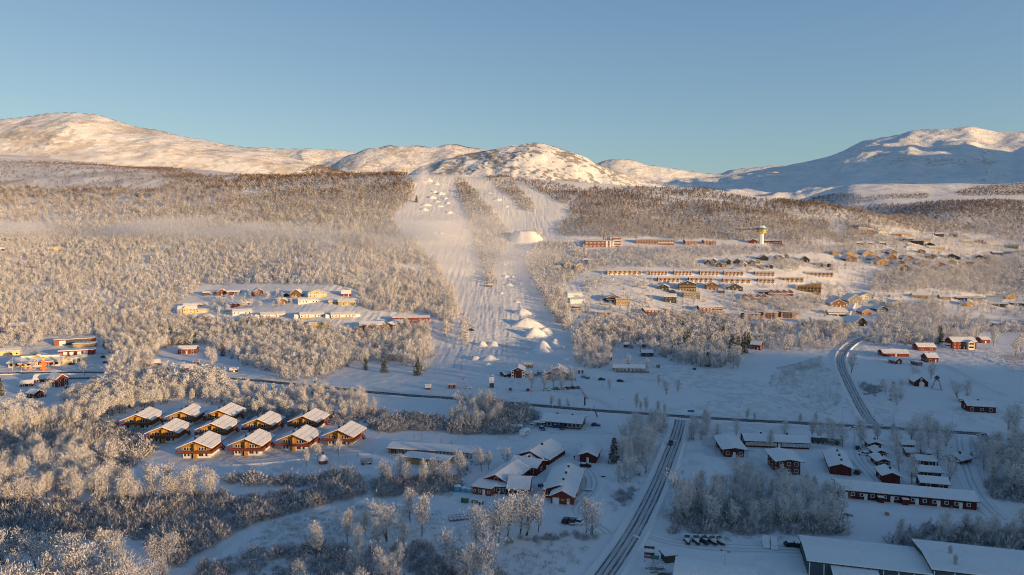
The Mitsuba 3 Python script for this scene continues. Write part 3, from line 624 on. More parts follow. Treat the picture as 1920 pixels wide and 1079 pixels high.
CH = [('back', 'first', 258, 806), ('back', 'second', 341, 799), ('back', 'third', 412, 797), ('middle', 'first', 306, 831), ('middle', 'second', 399, 824), ('middle', 'third', 485, 815), ('middle', 'fourth', 570, 809),
      ('front', 'first', 367, 860), ('front', 'second', 462, 855), ('front', 'third', 551, 846), ('front', 'fourth', 636, 837)]
for row, nth, px, py in CH:
    chalet(px, py, f'yellow chalet with red-brown balcony, {nth} from left in the {row} row')

H = house
# ---------------------------------------------------------------- far left
for i, px in enumerate((9, 27, 45)):
    H('mountain_cabin', f'dark cabin in the foggy clearing at the far left, {["first", "second", "third"][i]} of the row of three', 'cabin', px, 452, 14, 4, 8, 'gable', 5, 'dark', win=(2, 1), door=False, chim=0, pitch=20, clear=3)
H('mountain_cabin', 'dark cabin cut by the left picture edge below the foggy clearing', 'cabin', 3, 471, 10, 4, 8, 'side', 5, 'black', win=(1, 1), door=False, chim=0, clear=3)
H('yellow_house', 'small yellow gabled house beside the foggy clearing at far left', 'house', 108, 472, 14, 6, 9, 'gable', -20, 'paleyellow', win=(3, 1), chim=0)
H('dark_shed', 'dark shed just left of the small yellow house above the forest', 'shed', 94, 471, 10, 4, 6, 'side', 10, 'black', win=(0, 0), door=False, chim=0)
H('brown_cabin', 'long brown cabin alone in the woods above the shops at left', 'cabin', 34, 617, 30, 6, 8, 'side', -12, 'rust', win=(4, 1), chim=0)
k = H('machine_hall', 'long open-fronted hall with white door behind the red workshops', 'hall', 140, 647, 64, 9, 12, 'flat', -6, 'rust', win=(0, 0), side=(0, 0), door=False, chim=0, h=4.6)
add_box(k, 'garage_door', (-10.6, -6.2, -.08, .05, .1, 3.9), 'trim_white'); add_box(k, 'opening', (-6.0, 10.6, -.06, .05, .1, 4.2), 'metal_dark')
H('workshop_annex', 'tan and red upper box of the workshops at left', 'building', 157, 654, 34, 8, 9, 'flat', -14, 'tan', win=(0, 0), side=(0, 0), door=False, chim=0, h=3.8)
k = H('red_workshop', 'red flat-roofed workshop with row of white doors', 'workshop', 143, 667, 54, 10, 9, 'flat', -12, 'red', win=(0, 0), side=(1, 1), door=False, chim=0, h=3.8, edge='trim_white')
for cx in (-7.2, -3.0, 2.0, 6.2): add_box(k, 'garage_door', (cx - 1.3, cx + 1.3, -.08, .05, .1, 3.0), 'trim_white')
k = H('supermarket', 'long cream store with wide snowy roof beside the fuel station', 'store', two=((16, 690), (112, 686)), h=3.4, d=17, roof='side', pitch=12, wall='cream', win=(9, 1), side=(3, 1), ww=2.2, wh=1.7, chim=0, over=1.0, edge='wood_light', detail=1)
add_box(k, 'clerestory', (-10, 13, 7.0, 8.4, 4.4, 6.4), MAT['cream'])
part(k, 'clerestory_snow', M().box(-10.5, 13.5, 6.6, 12, 6.403, 6.75), 'roof_snow')
mm = M(); part(k, 'dormer', M().prism([(-3.0, 5.0), (3.0, 5.0), (0, 7.3)], 1, 6.2, 9.5), 'wood_light')
mm = M().prism([(-3.6, 5.1), (0, 7.75), (0, 7.35), (-3.6, 4.8)][::-1], 1, 5.8, 9.9).prism([(3.6, 5.1), (0, 7.75), (0, 7.35), (3.6, 4.8)], 1, 5.8, 9.9); part(k, 'dormer_snow', mm, 'roof_snow')
an = np.linspace(0, math.pi, 11)
part(k, 'arched_gable', M().prism([(-5.5 + 2.6 * math.cos(a), 6.0 + 2.6 * math.sin(a)) for a in an], 1, 14.5, 17.2), 'glass_teal')
k = H('garage_block', 'cream garage with three grey doors right of the store', 'garage', two=((131, 683), (164, 676)), h=3.3, d=8, roof='side', pitch=10, wall='cream', win=(0, 0), side=(0, 0), door=False, chim=0)
for cx in (-3.8, 0, 3.8): add_box(k, 'garage_door', (cx - 1.2, cx + 1.2, -.08, .05, .1, 2.8), 'glass_teal')
H('yellow_store', 'pale yellow building cut by the left picture edge behind the store', 'building', 10, 668, 44, 9, 10, 'side', -10, 'paleyellow', win=(5, 1), chim=0, pitch=15)
# fuel station
x, y, z, rot, w, m = site(68, 693, -4, 56)
k = thing('fuel_canopy', 'orange-edged fuel station canopy on thin posts', 'canopy', x, y, z, rot)
part(k, 'roof', M().box(-w / 2, w / 2, -1, 5, 4.3, 4.9), 'sign_orange'); part(k, 'snow', M().box(-w / 2 + .2, w / 2 - .2, -.8, 4.8, 4.903, 5.2), 'roof_snow')
for sx in (-.35, 0, .35):
    for sy in (.5, 3.5): part(k, 'post', M().bar((sx * w, sy, -1), (sx * w, sy, 4.3), .12), 'metal_grey')
for i, px in enumerate((48, 58)):
    x, y, z, rot, w, m = site(px, 692, 0)
    k = thing('fuel_pump', f'yellow and red fuel pump under the canopy, the {["left", "right"][i]} one', 'fuel pump', x, y, z, rot, 'fuel pumps under the canopy')
    part(k, 'cabinet', M().box(-.6, .6, -.4, .4, 0, 2.6), 'sign_yellow'); part(k, 'base', M().box(-1.5, 1.5, -.6, .6, -.3, .35), 'metal_grey'); part(k, 'side_panel', M().box(-.65, .65, -.45, -.4, 0, .9), 'sign_orange')
x, y, z, rot, w, m = site(82, 695, 0)
k = thing('price_pylon', 'tall orange price pylon in front of the fuel station', 'sign', x, y, z, rot)
part(k, 'column', M().box(-.75, .75, -.4, .4, -.5, 9.2), 'sign_orange'); part(k, 'cross_panel', M().box(-2.4, 1.9, -.5, -.41, 3.6, 5.0), 'sign_orange'); part(k, 'lower_panel', M().box(-1.8, 1.8, -.5, -.41, 1.0, 2.0), 'sign_orange'); part(k, 'display', M().box(-.55, .55, -.5, -.41, 6.6, 8.4), 'sign_yellow')
# red houses below the road at left
H('red_house', 'tall red gabled house with snowy roof below the fuel station', 'house', two=((91, 723), (106, 727)), h=4.8, d=6.5, roof='side', wall='red', pitch=38, win=(2, 2), side=(2, 2), chim=1, edge='roof_red')
H('red_house_wing', 'low red wing on the left of the tall red house', 'house', 79, 717, 26, 6, 6, 'side', -14, 'red', win=(2, 1), chim=0, pitch=32)
H('red_bungalow', 'low dark-red house with two windows left of the tall red house', 'house', 50, 725, 19, 5, 6, 'side', -8, 'darkred', win=(2, 1), door=False, chim=0)
H('red_cottage', 'small red cottage among birches lowest at the left', 'cottage', two=((51, 746), (65, 748)), h=2.7, d=5, roof='side', wall='darkred', win=(2, 1), side=(1, 1), door=False, chim=0, pitch=32)
k = H('dark_barn', 'long dark-red barn with porch roof beside the birch belt', 'barn', two=((122, 739), (141, 742)), h=3.2, d=17, roof='gable', wall='darkred', win=(0, 0), side=(3, 1), door=False, chim=0, pitch=24, over=1.0)
part(k, 'porch_roof', M().prism([(-2.4, 2.7), (0, 3.4), (0, 3.7), (-2.4, 3.0)], 0, -4.5, 4.5), 'roof_snow')
for s in (-1, 1): part(k, 'porch_post', M().box(s * 4 - .1, s * 4 + .1, -2.2, -2.0, -1, 2.75), 'wood_redbrown')
H('red_house', 'red house half hidden by birches near the four spruces', 'house', 350, 664, 30, 9, 8, 'side', -18, 'red', win=(3, 2), chim=1, clear=6)
H('red_cottage', 'white-trimmed cottage deep in birches left above the road', 'cottage', 288, 686, 22, 5, 7, 'side', 5, 'brownred', win=(3, 1), chim=0)
H('red_cottage', 'red cottage behind birches just above the road', 'cottage', 350, 697, 20, 7, 7, 'side', -20, 'red', win=(2, 1), chim=0)
H('red_shed', 'tiny bright red shed beside the white car above the road', 'shed', 368, 683, 9, 4, 3.5, 'side', -15, 'red', win=(0, 0), chim=0, clear=3)
H('red_shed', 'red shed alone in snow above the road', 'shed', 439, 698, 14, 4, 4, 'side', 5, 'red', win=(0, 0), chim=0, clear=3)
# ---------------------------------------------------------------- house cluster on the left slope
H('timber_lodge', 'brown timber lodge with glazed red-edged gable, top left of the cluster', 'house', 416, 554, 18, 5, 12, 'gable', -4, 'brownred', win=(3, 1), pitch=36, edge='roof_red', chim=1)
H('lodge_garage', 'open garage wing left of the glazed timber lodge', 'garage', 394, 553, 24, 4, 8, 'side', 0, 'dark', win=(0, 0), door=False, chim=0, pitch=18)
H('lodge_wing', 'long red wing right of the glazed timber lodge', 'house', 437, 553, 22, 5, 8, 'side', -10, 'brownred', win=(4, 1), chim=0, pitch=18)
H('red_house', 'red gabled house with white trim right of the timber lodge', 'house', 485, 554, 18, 6, 10, 'gable', 12, 'red', win=(2, 1), pitch=34, chim=1)
H('long_house', 'long snow-roofed house behind the bright yellow house', 'house', 367, 576, 42, 4, 9, 'side', 4, 'dark', win=(5, 1), chim=1, pitch=18)
k = H('yellow_house', 'bright yellow two-storey house with dormer in the left cluster', 'house', 351, 589, 32, 9, 8, 'side', -10, 'paleyellow', win=(5, 2), chim=0, pitch=35)
part(k, 'cross_gable', M().prism([(-3.4, -2), (1.4, -2), (1.4, 5.2), (-1, 7.4), (-3.4, 5.2)], 1, -1.6, 3), MAT['paleyellow'])
mm = M()
for s in (-1, 1): mm.prism([(-1, 7.45), (-1 + s * 3, 4.75), (-1 + s * 3, 5.05), (-1, 7.8)][::s], 1, -2, 3)
part(k, 'cross_gable_snow', mm, 'roof_snow')
for cx in (-2.2, .2): part(k, 'gable_window', M().box(cx - .45, cx + .45, -1.7, -1.55, 3.4, 4.7), 'pane')
H('yellow_garage', 'low yellow garage right of the bright yellow house', 'garage', 377, 587, 22, 5, 7, 'side', -12, 'paleyellow', win=(2, 1), chim=0, pitch=16)
H('brown_cabin', 'left one of two brown cabins below the yellow house', 'cabin', 358, 600, 15, 4, 11, 'gable', -30, 'ochre', win=(2, 1), chim=0, clear=3)
H('brown_cabin', 'right one of two brown cabins below the yellow house', 'cabin', 382, 600, 15, 4, 11, 'gable', -30, 'ochre', win=(2, 1), chim=0, clear=3)
H('red_bungalow', 'long dark-windowed house with porch, below the lodge wing', 'house', 453, 574, 38, 5, 9, 'side', 0, 'darkred', win=(6, 1), chim=0, pitch=17)
H('white_bungalow', 'white bungalow with orange porch left of the white terraces', 'house', 454, 590, 33, 6, 9, 'side', -6, 'white', win=(5, 1), chim=0, pitch=20)
H('dark_cabin', 'dark cabin with gable to the right, lowest left in the cluster', 'cabin', 447, 605, 18, 4, 12, 'side', -24, 'dark', win=(2, 1), chim=1, pitch=26, clear=4)
H('black_garage', 'small black gabled garage on the upper terrace', 'garage', 536, 557, 12, 4, 7, 'gable', -8, 'black', win=(0, 0), chim=0, door=False)
H('brown_house', 'brown house with tall snowy gable beside the black garage', 'house', 555, 558, 23, 6, 12, 'gable', -14, 'brown', win=(3, 1), pitch=36, chim=1)
H('cream_villa', 'cream villa with wide low gable and balcony at forest edge', 'house', 594, 558, 31, 8, 10, 'gable', -8, 'paleyellow', win=(4, 2), pitch=20, chim=0, balcony=1)
k = H('red_house', 'small red house with snowy dormer at forest edge', 'house', 649, 556, 17, 5, 8, 'side', 0, 'red', win=(2, 1), pitch=38, chim=0)
H('orange_cabin', 'orange-brown timber cabin left of the low white house', 'cabin', 529, 570, 17, 5, 9, 'gable', -24, 'orange', win=(2, 1), pitch=28, chim=0)
H('white_bungalow', 'low white house with red panels on the upper terrace', 'house', 578, 569, 36, 6, 9, 'side', 0, 'white', win=(6, 1), chim=0, pitch=20)
H('yellow_bungalow', 'pale house with wide snowy roof and dark porch right on the terrace', 'house', 651, 573, 33, 7, 11, 'side', -3, 'olive', win=(5, 1), chim=0, pitch=22)
H('garage_wing', 'low tan annex left of the house with the dark porch', 'garage', 625, 570, 17, 4, 8, 'side', -2, 'tan', win=(1, 1), door=False, chim=0, pitch=14)
for i, px in enumerate((512, 585, 643)):
    k = H('white_terrace', f'long white bungalow with snowy roof, {["left", "middle", "right"][i]} one of three in a row', 'house', px, 596, 43, 6, 10, 'side', 0, 'white', win=(7, 1), chim=1, pitch=18, clear=8)
    ww_ = 43 * W(px, 596)[3]
    for s in (-1, 1):
        a, b = sorted((s * (ww_ / 2 + .8), s * (ww_ / 2 + 5)))
        q = part(k, 'annex', M().box(a, b, 2, 8, -2, 2.7), MAT['white']); part(q, 'snow', M().box(a - .2, b + .2, 1.8, 8.2, 2.703, 3.1), 'roof_snow')
    part(k, 'terrace_deck', M().box(-ww_ / 2 + 1, ww_ / 2 - 1, -2.2, -.12, -1.5, .25), 'wood_light')
H('flat_block', 'olive-yellow two-storey block with balconies below the white bungalows', 'apartment block', 599, 619, 37, 14, 9, 'flat', -4, 'olive', win=(6, 2), balcony=1, chim=0, bright=True)
H('flat_block', 'lower left half of the olive-yellow block behind birches', 'apartment block', 553, 613, 26, 9, 9, 'flat', 2, 'olive', win=(4, 1), chim=0, bright=True)
k = H('red_hotel', 'large red two-storey lodge with white windows below the ski run woods', 'hotel', 698, 621, 46, 11, 12, 'side', 4, 'red', win=(6, 2), chim=1, pitch=20, wh=1.0)
H('red_hotel_gable', 'red gable wing in the middle of the large red lodge', 'hotel wing', 728, 619, 16, 9, 12, 'gable', -22, 'red', win=(2, 1), chim=0, pitch=26)
H('red_hotel_wing', 'right red wing of the large red lodge', 'hotel wing', 749, 613, 26, 8, 9, 'side', -10, 'red', win=(4, 1), chim=0, pitch=20)
k = H('red_hotel_block', 'long red rear block with dark passage beside the ski run', 'hotel block', 771, 606, 68, 10, 9, 'side', 0, 'red', win=(10, 1), chim=0, pitch=14, door=False)
add_box(k, 'passage', (-5.5, -1.5, -.2, .05, 0, 4.2), 'metal_dark')
H('red_house', 'red gabled house with wing between two spruces', 'house', 738, 676, 20, 9, 9, 'gable', -16, 'red', win=(2, 1), chim=0, pitch=32, edge='roof_red')
H('red_house_wing', 'low red wing right of the gabled house between the spruces', 'house wing', 752, 675, 9, 5, 6, 'side', -16, 'red', win=(1, 1), door=False, chim=0, clear=3)
H('red_hut', 'dark red hut at the forest edge by the lift track', 'hut', 793, 692, 7, 5, 4, 'gable', 10, 'darkred', win=(0, 0), chim=0, clear=3)
# ---------------------------------------------------------------- lift station
k = H('lift_station', 'red gabled lift station with white window corners', 'building', 971, 709, 25, 13, 13, 'gable', -3, 'red', win=(0, 0), side=(3, 2), chim=0, pitch=24, door=False)
hw = 25 * W(971, 709)[3] / 2
for s in (-1, 1):
    a, b = sorted((s * (hw - 1.7), s * (hw + .06)))
    q = add_box(k, 'corner_panel', (a, b, -.06, .05, 0, 4.5), 'trim_white')
    for zz in (1.4, 3.4): add_box(q, 'window', ((a + b) / 2 - .45, (a + b) / 2 + .45, -.1, -.02, zz - .45, zz + .45), 'pane')
H('lift_annex', 'black lean-to left of the red lift station', 'shed', 952, 707, 12, 5, 7, 'side', 25, 'black', win=(1, 1), door=False, chim=0, pitch=14, clear=3)
H('lift_link', 'beige low link building right of the lift station', 'building', 995, 706, 21, 5, 9, 'side', 0, 'tan', win=(3, 1), chim=0, pitch=20, clear=3)
H('glass_link', 'glazed link between the two lift base buildings', 'building', 1012, 704, 12, 5, 7, 'flat', 0, 'bluegrey', win=(4, 1), chim=0, door=False, bright=True, clear=3)
k = H('base_lodge', 'wide lodge with glazed gable and fenced deck behind parking birches', 'lodge', 1044, 710, 43, 8, 15, 'gable', -3, 'brownred', win=(5, 1), chim=1, pitch=28, bright=True, ww=1.6, wh=1.6, edge='roof_red')
hw = 43 * W(1044, 710)[3] / 2
part(k, 'deck_fence', M().box(-hw, hw + 5, -5.2, -5.05, -1, 1.1), 'wood_light'); part(k, 'deck', M().box(-hw, hw + 5, -5.05, -.12, -1, .2), 'wood_light')
for cx, zz in ((-2.5, 3.4), (0, 3.9), (2.5, 3.4)): add_box(k, 'gable_window', (cx - .9, cx + .9, -.1, .03, zz, zz + 1.6), 'pane_light')
H('ski_hut', 'small dark hut with snow cap above the lift station', 'hut', 991, 690, 15, 6, 5, 'side', 0, 'dark', win=(2, 1), door=False, chim=0, pitch=12, clear=4)
H('red_shed', 'small red box shed right of the glazed lodge', 'shed', 1089, 701, 9, 6, 4, 'flat', 0, 'brownred', win=(0, 0), chim=0, clear=3)
k = H('road_house', 'long dark building with ribbed snowy roof beside the main road', 'building', two=((1018, 800), (1088, 806)), h=2.9, d=13, roof='side', wall='dark', win=(9, 1), side=(3, 1), ww=1.5, wh=1.4, chim=2, pitch=12, over=1.1)
part(k, 'porch_roof', M().box(-13, -7.5, -2.4, -.1, 2.4, 2.75), 'roof_snow')
H('road_annex', 'pale annex at the left end of the long roadside building', 'building', 1011, 800, 10, 7, 9, 'flat', -25, 'metal' if False else 'bluegrey', win=(2, 1), door=False, chim=0, clear=3)
H('lift_booth', 'small red lift booth with one window at the foot of the run', 'booth', 847, 729, 12, 7, 4, 'flat', -6, 'red', win=(1, 1), door=False, chim=0, clear=4)
H('lift_booth', 'tiny snow-capped booth left of the red lift booth', 'booth', 803, 731, 9, 4, 4, 'side', 0, 'brownred', win=(0, 0), door=False, chim=0, pitch=30, clear=3)
H('ski_cabin', 'tiny brown lift cabin at the tip of the wood strip', 'cabin', 919, 539, 8, 4, 4, 'side', 0, 'brown', win=(1, 1), door=False, chim=0, clear=3)
# ---------------------------------------------------------------- right of the run, below the belt
H('red_bungalow', 'red house with two white windows right of the snow piles', 'house', 1133, 676, 28, 7, 7, 'side', 4, 'red', win=(2, 1), door=False, chim=0)
H('red_shed', 'red gabled shed behind the red house with two white windows', 'shed', 1142, 661, 12, 6, 6, 'gable', 16, 'darkred', win=(1, 1), door=False, chim=0, pitch=32)
H('red_shed', 'red snow-capped shed behind a birch, left of the dark one', 'shed', 1178, 652, 16, 5, 5, 'side', 4, 'red', win=(1, 1), door=False, chim=0)
H('dark_shed', 'dark red shed with blue-white roof in the birch belt', 'shed', 1207, 651, 17, 5, 5, 'side', 3, 'darkred', win=(0, 0), door=False, chim=0, pitch=18)
H('dark_shed', 'dark weathered barn with ragged snow roof beside a birch', 'barn', 1214, 669, 21, 7, 7, 'side', 8, 'dark', win=(1, 1), door=False, chim=0)
H('dark_shed', 'snow-covered shed roof peeping out above a birch', 'shed', 1236, 652, 12, 5, 5, 'side', 0, 'dark', win=(0, 0), door=False, chim=0)
H('red_house', 'orange-lit red gabled house in the birch belt', 'house', 1262, 663, 20, 8, 9, 'gable', 22, 'red', win=(2, 1), chim=1, pitch=32)
k = H('farm_house', 'long grey farmhouse with fence between road and birch belt', 'house', 1179, 697, 58, 6, 8, 'side', 3, 'grey', win=(8, 1), chim=1, pitch=22, bright=True)
part(k, 'fence', M().box(-9, 13, -4.2, -4.1, -.5, 1.0), 'wood_grey')
for i, px in enumerate((1410, 1422)):
    H('red_shed', f'red shed with snowy roof above the orange cottage, the {["left", "right"][i]} one', 'shed', px, 634, 11, 5, 5, 'side', 10, 'darkred', win=(1, 1), door=False, chim=0, clear=3)
H('red_cottage', 'orange-red cottage with white window front beside dark spruces', 'cottage', 1416, 656, 17, 9, 8, 'side', -16, 'red', win=(2, 1), chim=0, pitch=30, ww=1.8)
# ---------------------------------------------------------------- hotel line and tower
k = H('mountain_hotel', 'large red and white hotel with dark roof stacks above the rowhouses', 'hotel', 1130, 464, 66, 12, 22, 'side', 4, 'hotelred', win=(9, 2), chim=1, pitch=8, bright=True, door=False, ww=3.2, wh=1.8)
u = W(1130, 464)[3]
for a in (6, 13, 18): add_box(k, 'white_pilaster', (a * u, (a + 3.2) * u, -.2, .05, -3, 9), 'trim_white')
add_box(k, 'side_wing', (19 * u, 34 * u, 1, 12, -3, 13), MAT['hotelred'])
for zz in (1.5, 5.2, 9): add_box(k, 'wing_balcony', (20 * u, 34.4 * u, -.4, .99, zz, zz + 1.4), 'trim_white')
add_box(k, 'chimney_stack', (1.5 * u, 3.5 * u, 9, 10.6, 6, 17), 'chimney_brick')
for a in (6, 9, 11, 13): add_box(k, 'roof_vent', (a * u, (a + 1.3) * u, 9, 10.5, 6, 13.6), 'metal_dark')
k = H('red_hotel_block', 'long red block with balconies right of the hotel', 'hotel', 1228, 459, 70, 9, 11, 'side', 0, 'hotelred', win=(14, 2), chim=0, pitch=10, detail=0, bright=True, ww=2.2, wh=1.6)
u = W(1228, 459)[3]; add_box(k, 'balcony', (4 * u, 34 * u, -1.2, -.004, 2.6, 3.6), 'trim_white')
for i, px in enumerate((1296, 1331)):
    H('red_block', f'small red block house, {["left", "right"][i]} one of the pair right of the long red block', 'house', px, 460, 22, 8, 12, 'side', 14, 'hotelred', win=(4, 2), chim=0, pitch=12, bright=True, ww=1.9, wh=1.5)
x, y, z, rot, w, u = site(1427, 458, 0)
k = thing('observation_tower', 'white tower with golden octagonal head and long side arm', 'tower', x, y, z, rot); HOUSES_AT.append((x, y + 5, 12, x, y, 8, 8, rot))
def octagon(r0, r1, z0, z1, n=8):
    a = (np.arange(n) + .5) * 2 * np.pi / n
    v = np.vstack([np.stack([np.cos(a) * r0, np.sin(a) * r0 + 5, 0 * a + z0], 1), np.stack([np.cos(a) * r1, np.sin(a) * r1 + 5, 0 * a + z1], 1), [[0, 5, z0], [0, 5, z1]]])
    f = []
    for i in range(n):
        j = (i + 1) % n; f += [(i, j, n + j), (i, n + j, n + i), (2 * n, j, i), (2 * n + 1, n + i, n + j)]
    return v, f
part(k, 'shaft', octagon(5.0 * u * 1.05, 5.0 * u * 1.05, -5, 19 * u), 'trim_white')
hd = part(k, 'head', M().add(*octagon(5.2 * u, 9.6 * u, 18.5 * u, 22 * u)).add(*octagon(9.6 * u, 9.6 * u, 22 * u + .01, 31 * u)), 'gold')
part(hd, 'lower_window_band', octagon(9.7 * u, 9.7 * u, 23.4 * u, 25.2 * u), 'glass_teal'); part(hd, 'upper_window_band', octagon(9.7 * u, 9.7 * u, 26.6 * u, 30 * u), 'glass_teal')
part(hd, 'cap', octagon(9.0 * u, 4.8 * u, 31.01 * u, 34.5 * u), 'roof_snow')
part(k, 'arm', M().prism([(-46 * u, 26 * u), (-9 * u, 27.2 * u), (-9 * u, 29.5 * u), (-46 * u, 28.2 * u)], 1, 3, 7), 'wood_grey')
k = H('tower_house', 'white-fronted building with snowy roof at the tower foot', 'building', 1447, 458, 34, 6, 12, 'side', -4, 'brownred', win=(7, 1), chim=0, pitch=12, bright=True, ww=2.2, wh=2.0)
H('tower_house', 'orange-red garage below the white-fronted tower building', 'garage', 1460, 464, 20, 5, 7, 'flat', -10, 'rust', win=(2, 1), chim=0)
H('red_house', 'dark red house left behind the tower shaft', 'house', 1412, 457, 14, 5, 8, 'gable', 15, 'darkred', win=(2, 1), chim=0)
# ---------------------------------------------------------------- rowhouses
ROW = [(1171, 516, 63, 7), (1235, 517, 32, 5), (1281, 517, 32, 5), (1330, 517, 34, 5), (1376, 518, 34, 5), (1434, 519, 34, 5), (1536, 520, 48, 7)]
ROWB = [(1254, 530, 39, 5), (1314, 530, 43, 5), (1382, 532, 49, 5), (1437, 532, 29, 4), (1485, 530, 40, 5)]
ORD = ['first', 'second', 'third', 'fourth', 'fifth', 'sixth', 'seventh', 'eighth', 'ninth', 'tenth', 'eleventh', 'twelfth', 'thirteenth', 'fourteenth', 'fifteenth', 'sixteenth', 'seventeenth', 'eighteenth', 'nineteenth', 'twentieth']
for nm, rows in (('upper', ROW), ('lower', ROWB)):
    for i, (px, py, wp, n) in enumerate(rows):
        k = H('rowhouse', f'white and red rowhouse with balconies, {ORD[i]} from left in the {nm} row', 'rowhouse', px, py, wp, 8, 8, 'side', 8, 'white', win=(n * 2, 1), door=False, chim=0, pitch=12, detail=0, clear=7, group='white and red rowhouses in two rows')
        u = W(px, py)[3]; hw = wp * u / 2 * 1.01; h = 8 * u
        add_box(k, 'upper_cladding', (-hw + .3, hw - .3, -.05, .02, h * .52, h - .06), MAT['tan']); [add_box(k, 'upper_window', (-hw + (c + .62) * 2 * hw / n - .9, -hw + (c + .62) * 2 * hw / n + .9, -.13, .0, h * .66, h * .9), 'pane') for c in range(n)]
        for c in range(n):
            cx = -hw + (c + .5) * 2 * hw / n
            add_box(k, 'red_panel', (cx - hw / n * .25, cx + hw / n * .3, -.16, .04, h * .55, h - .1), MAT['red'])
            add_box(k, 'balcony', (cx + hw / n * .32, cx + hw / n * .95, -.9, -.02, h * .50, h * .66), 'wood_light')
            add_box(k, 'red_divider', (cx - hw / n * .1, cx + hw / n * .08, -.5, .04, 0, h * .48), MAT['red'])
        add_box(k, 'end_wall', (-hw - .3, -hw + .02, -.2, 8.1, 0, h - .05), MAT['darkred'])
for i, px in enumerate((1397, 1409, 1421, 1432)):
    H('gable_rowhouse', f'red gabled rowhouse with white balcony, {ORD[i]} from left in the front row behind birches', 'rowhouse', px, 563, 11.5, 7, 8, 'gable', 4, 'red', win=(2, 2), door=False, chim=0, pitch=38, balcony=1, clear=4, group='red gabled rowhouses')
for i, px in enumerate((1446, 1458, 1470, 1481)):
    H('gable_rowhouse', f'red gabled rowhouse with white balcony, {ORD[i]} from left in the rear row', 'rowhouse', px, 555, 11.5, 7, 8, 'gable', 4, 'red', win=(2, 2), door=False, chim=0, pitch=38, balcony=1, clear=4, group='red gabled rowhouses')
H('red_garage', 'flat dark red garage left of the rear gabled rowhouses', 'garage', 1432, 552, 16, 4, 8, 'flat', 0, 'darkred', win=(0, 0), chim=0, clear=3)
for i, (px, py) in enumerate(((1412, 600), (1445, 598), (1478, 597))):
    k = H('timber_block', f'orange timber block with black side, {["left", "middle", "right"][i]} one of three', 'apartment block', px, py, 26, 11, 9, 'flat', 6, 'orange', win=(6, 2), door=False, chim=0, bright=True, clear=5)
    u = W(px, py)[3]; hw = 13.1 * u
    add_box(k, 'black_wall', (-hw - 8 * u, -hw - .01, .6, 9, -2, 10.4 * u), MAT['black'])
    for c in (-.45, .0, .45): add_box(k, 'brown_divider', (c * hw - .25, c * hw + .25, -.9, .03, 0, 10.8 * u), MAT['brown'])
# ---------------------------------------------------------------- mid right houses
H('brown_cabin', 'brown cabin cut off by birches at the run edge', 'cabin', 1046, 508, 13, 6, 8, 'side', 10, 'ochre', win=(2, 1), chim=0, door=False)
H('brown_house', 'brown gabled house half hidden by birches near the run', 'house', 1066, 501, 16, 6, 11, 'gable', 25, 'ochre', win=(2, 1), chim=1)
H('brown_house', 'brown house with gable lit at right, lower of the pair by the run', 'house', 1087, 505, 15, 6, 12, 'gable', 38, 'ochre', win=(2, 1), chim=0)
H('red_cabin', 'low red cabin with white windows in the woods below the hotel', 'cabin', 1106, 492, 20, 4, 7, 'side', 4, 'red', win=(4, 1), chim=0)
for i, (px, py, wp) in enumerate(((1078, 557, 27), (1083, 569, 27), (1080, 582, 17))):
    H('stepped_house', f'white and red stepped terrace house at the run edge, {["top", "middle", "lowest"][i]} of three', 'house', px, py, wp, 7, 10, 'side', 12, 'white' if i < 2 else 'darkred', win=(5, 1), door=False, chim=0, pitch=12, clear=5, bright=True)
k = H('brown_villa', 'large brown villa with one long sloping roof', 'house', 1152, 567, 29, 8, 12, 'gable', 6, 'brown', win=(3, 2), chim=1, pitch=20, balcony=1)
H('brown_flats', 'flat-roofed ochre block with tall posts beside the brown villa', 'apartment block', 1168, 574, 26, 13, 9, 'flat', 6, 'ochre', win=(6, 2), door=False, chim=0, bright=True)
H('car_port', 'dark carport left of the large brown villa', 'carport', 1136, 565, 12, 5, 6, 'flat', 6, 'dark', win=(0, 0), door=False, chim=0)
H('car_port', 'low snow-capped carport below the first one by the villa', 'carport', 1137, 573, 14, 3, 6, 'flat', 6, 'grey', win=(0, 0), door=False, chim=0)
H('red_bungalow', 'low red and white house behind two solitary birches', 'house', 1132, 593, 28, 7, 9, 'side', -4, 'brownred', win=(4, 1), chim=1, pitch=14)
for i, (px, py, wp) in enumerate(((1221, 592, 25), (1246, 591, 22), (1324, 587, 25), (1346, 586, 17))):
    H('double_house', ['left half of the red and white double house above the birch belt', 'right half of the red and white double house above the birch belt', 'left half of the red and white double house at the bend', 'right half of the red and white double house at the bend'][i], 'house',
      px, py, wp, 10, 9, 'side', 16 if i % 2 == 0 else 10, 'brownred', win=(4, 2), door=False, chim=1, pitch=20, bright=True, clear=4, ww=1.6)
H('dark_house', 'dark gabled house with wing, left of the big grey apartment house', 'house', 1243, 544, 20, 6, 9, 'gable', -6, 'dark', win=(3, 1), chim=1, pitch=24)
H('dark_shed', 'small dark gabled shed between the dark houses', 'shed', 1261, 550, 11, 4, 6, 'gable', 0, 'dark', win=(1, 1), door=False, chim=0, clear=3)
H('grey_apartments', 'big grey apartment house with two white balconies and low gable', 'apartment house', 1289, 546, 31, 13, 12, 'gable', 4, 'dark', win=(6, 2), door=False, chim=1, pitch=20, balcony=2, bright=True)
H('grey_apartments', 'flat snow-roofed grey house in front of the big apartment house', 'apartment house', 1297, 560, 30, 11, 10, 'flat', 6, 'grey', win=(6, 2), door=False, chim=0, balcony=1, bright=True)
H('dark_house', 'dark house with snowy roof and centre gable below the apartments', 'house', 1257, 568, 22, 11, 9, 'side', 2, 'dark', win=(3, 2), chim=0, pitch=32)
H('brown_house', 'brown house with glass gable and long balcony below the rowhouses', 'house', 1335, 544, 21, 9, 12, 'gable', 6, 'brown', win=(3, 1), chim=0, pitch=26, balcony=1, bright=True)
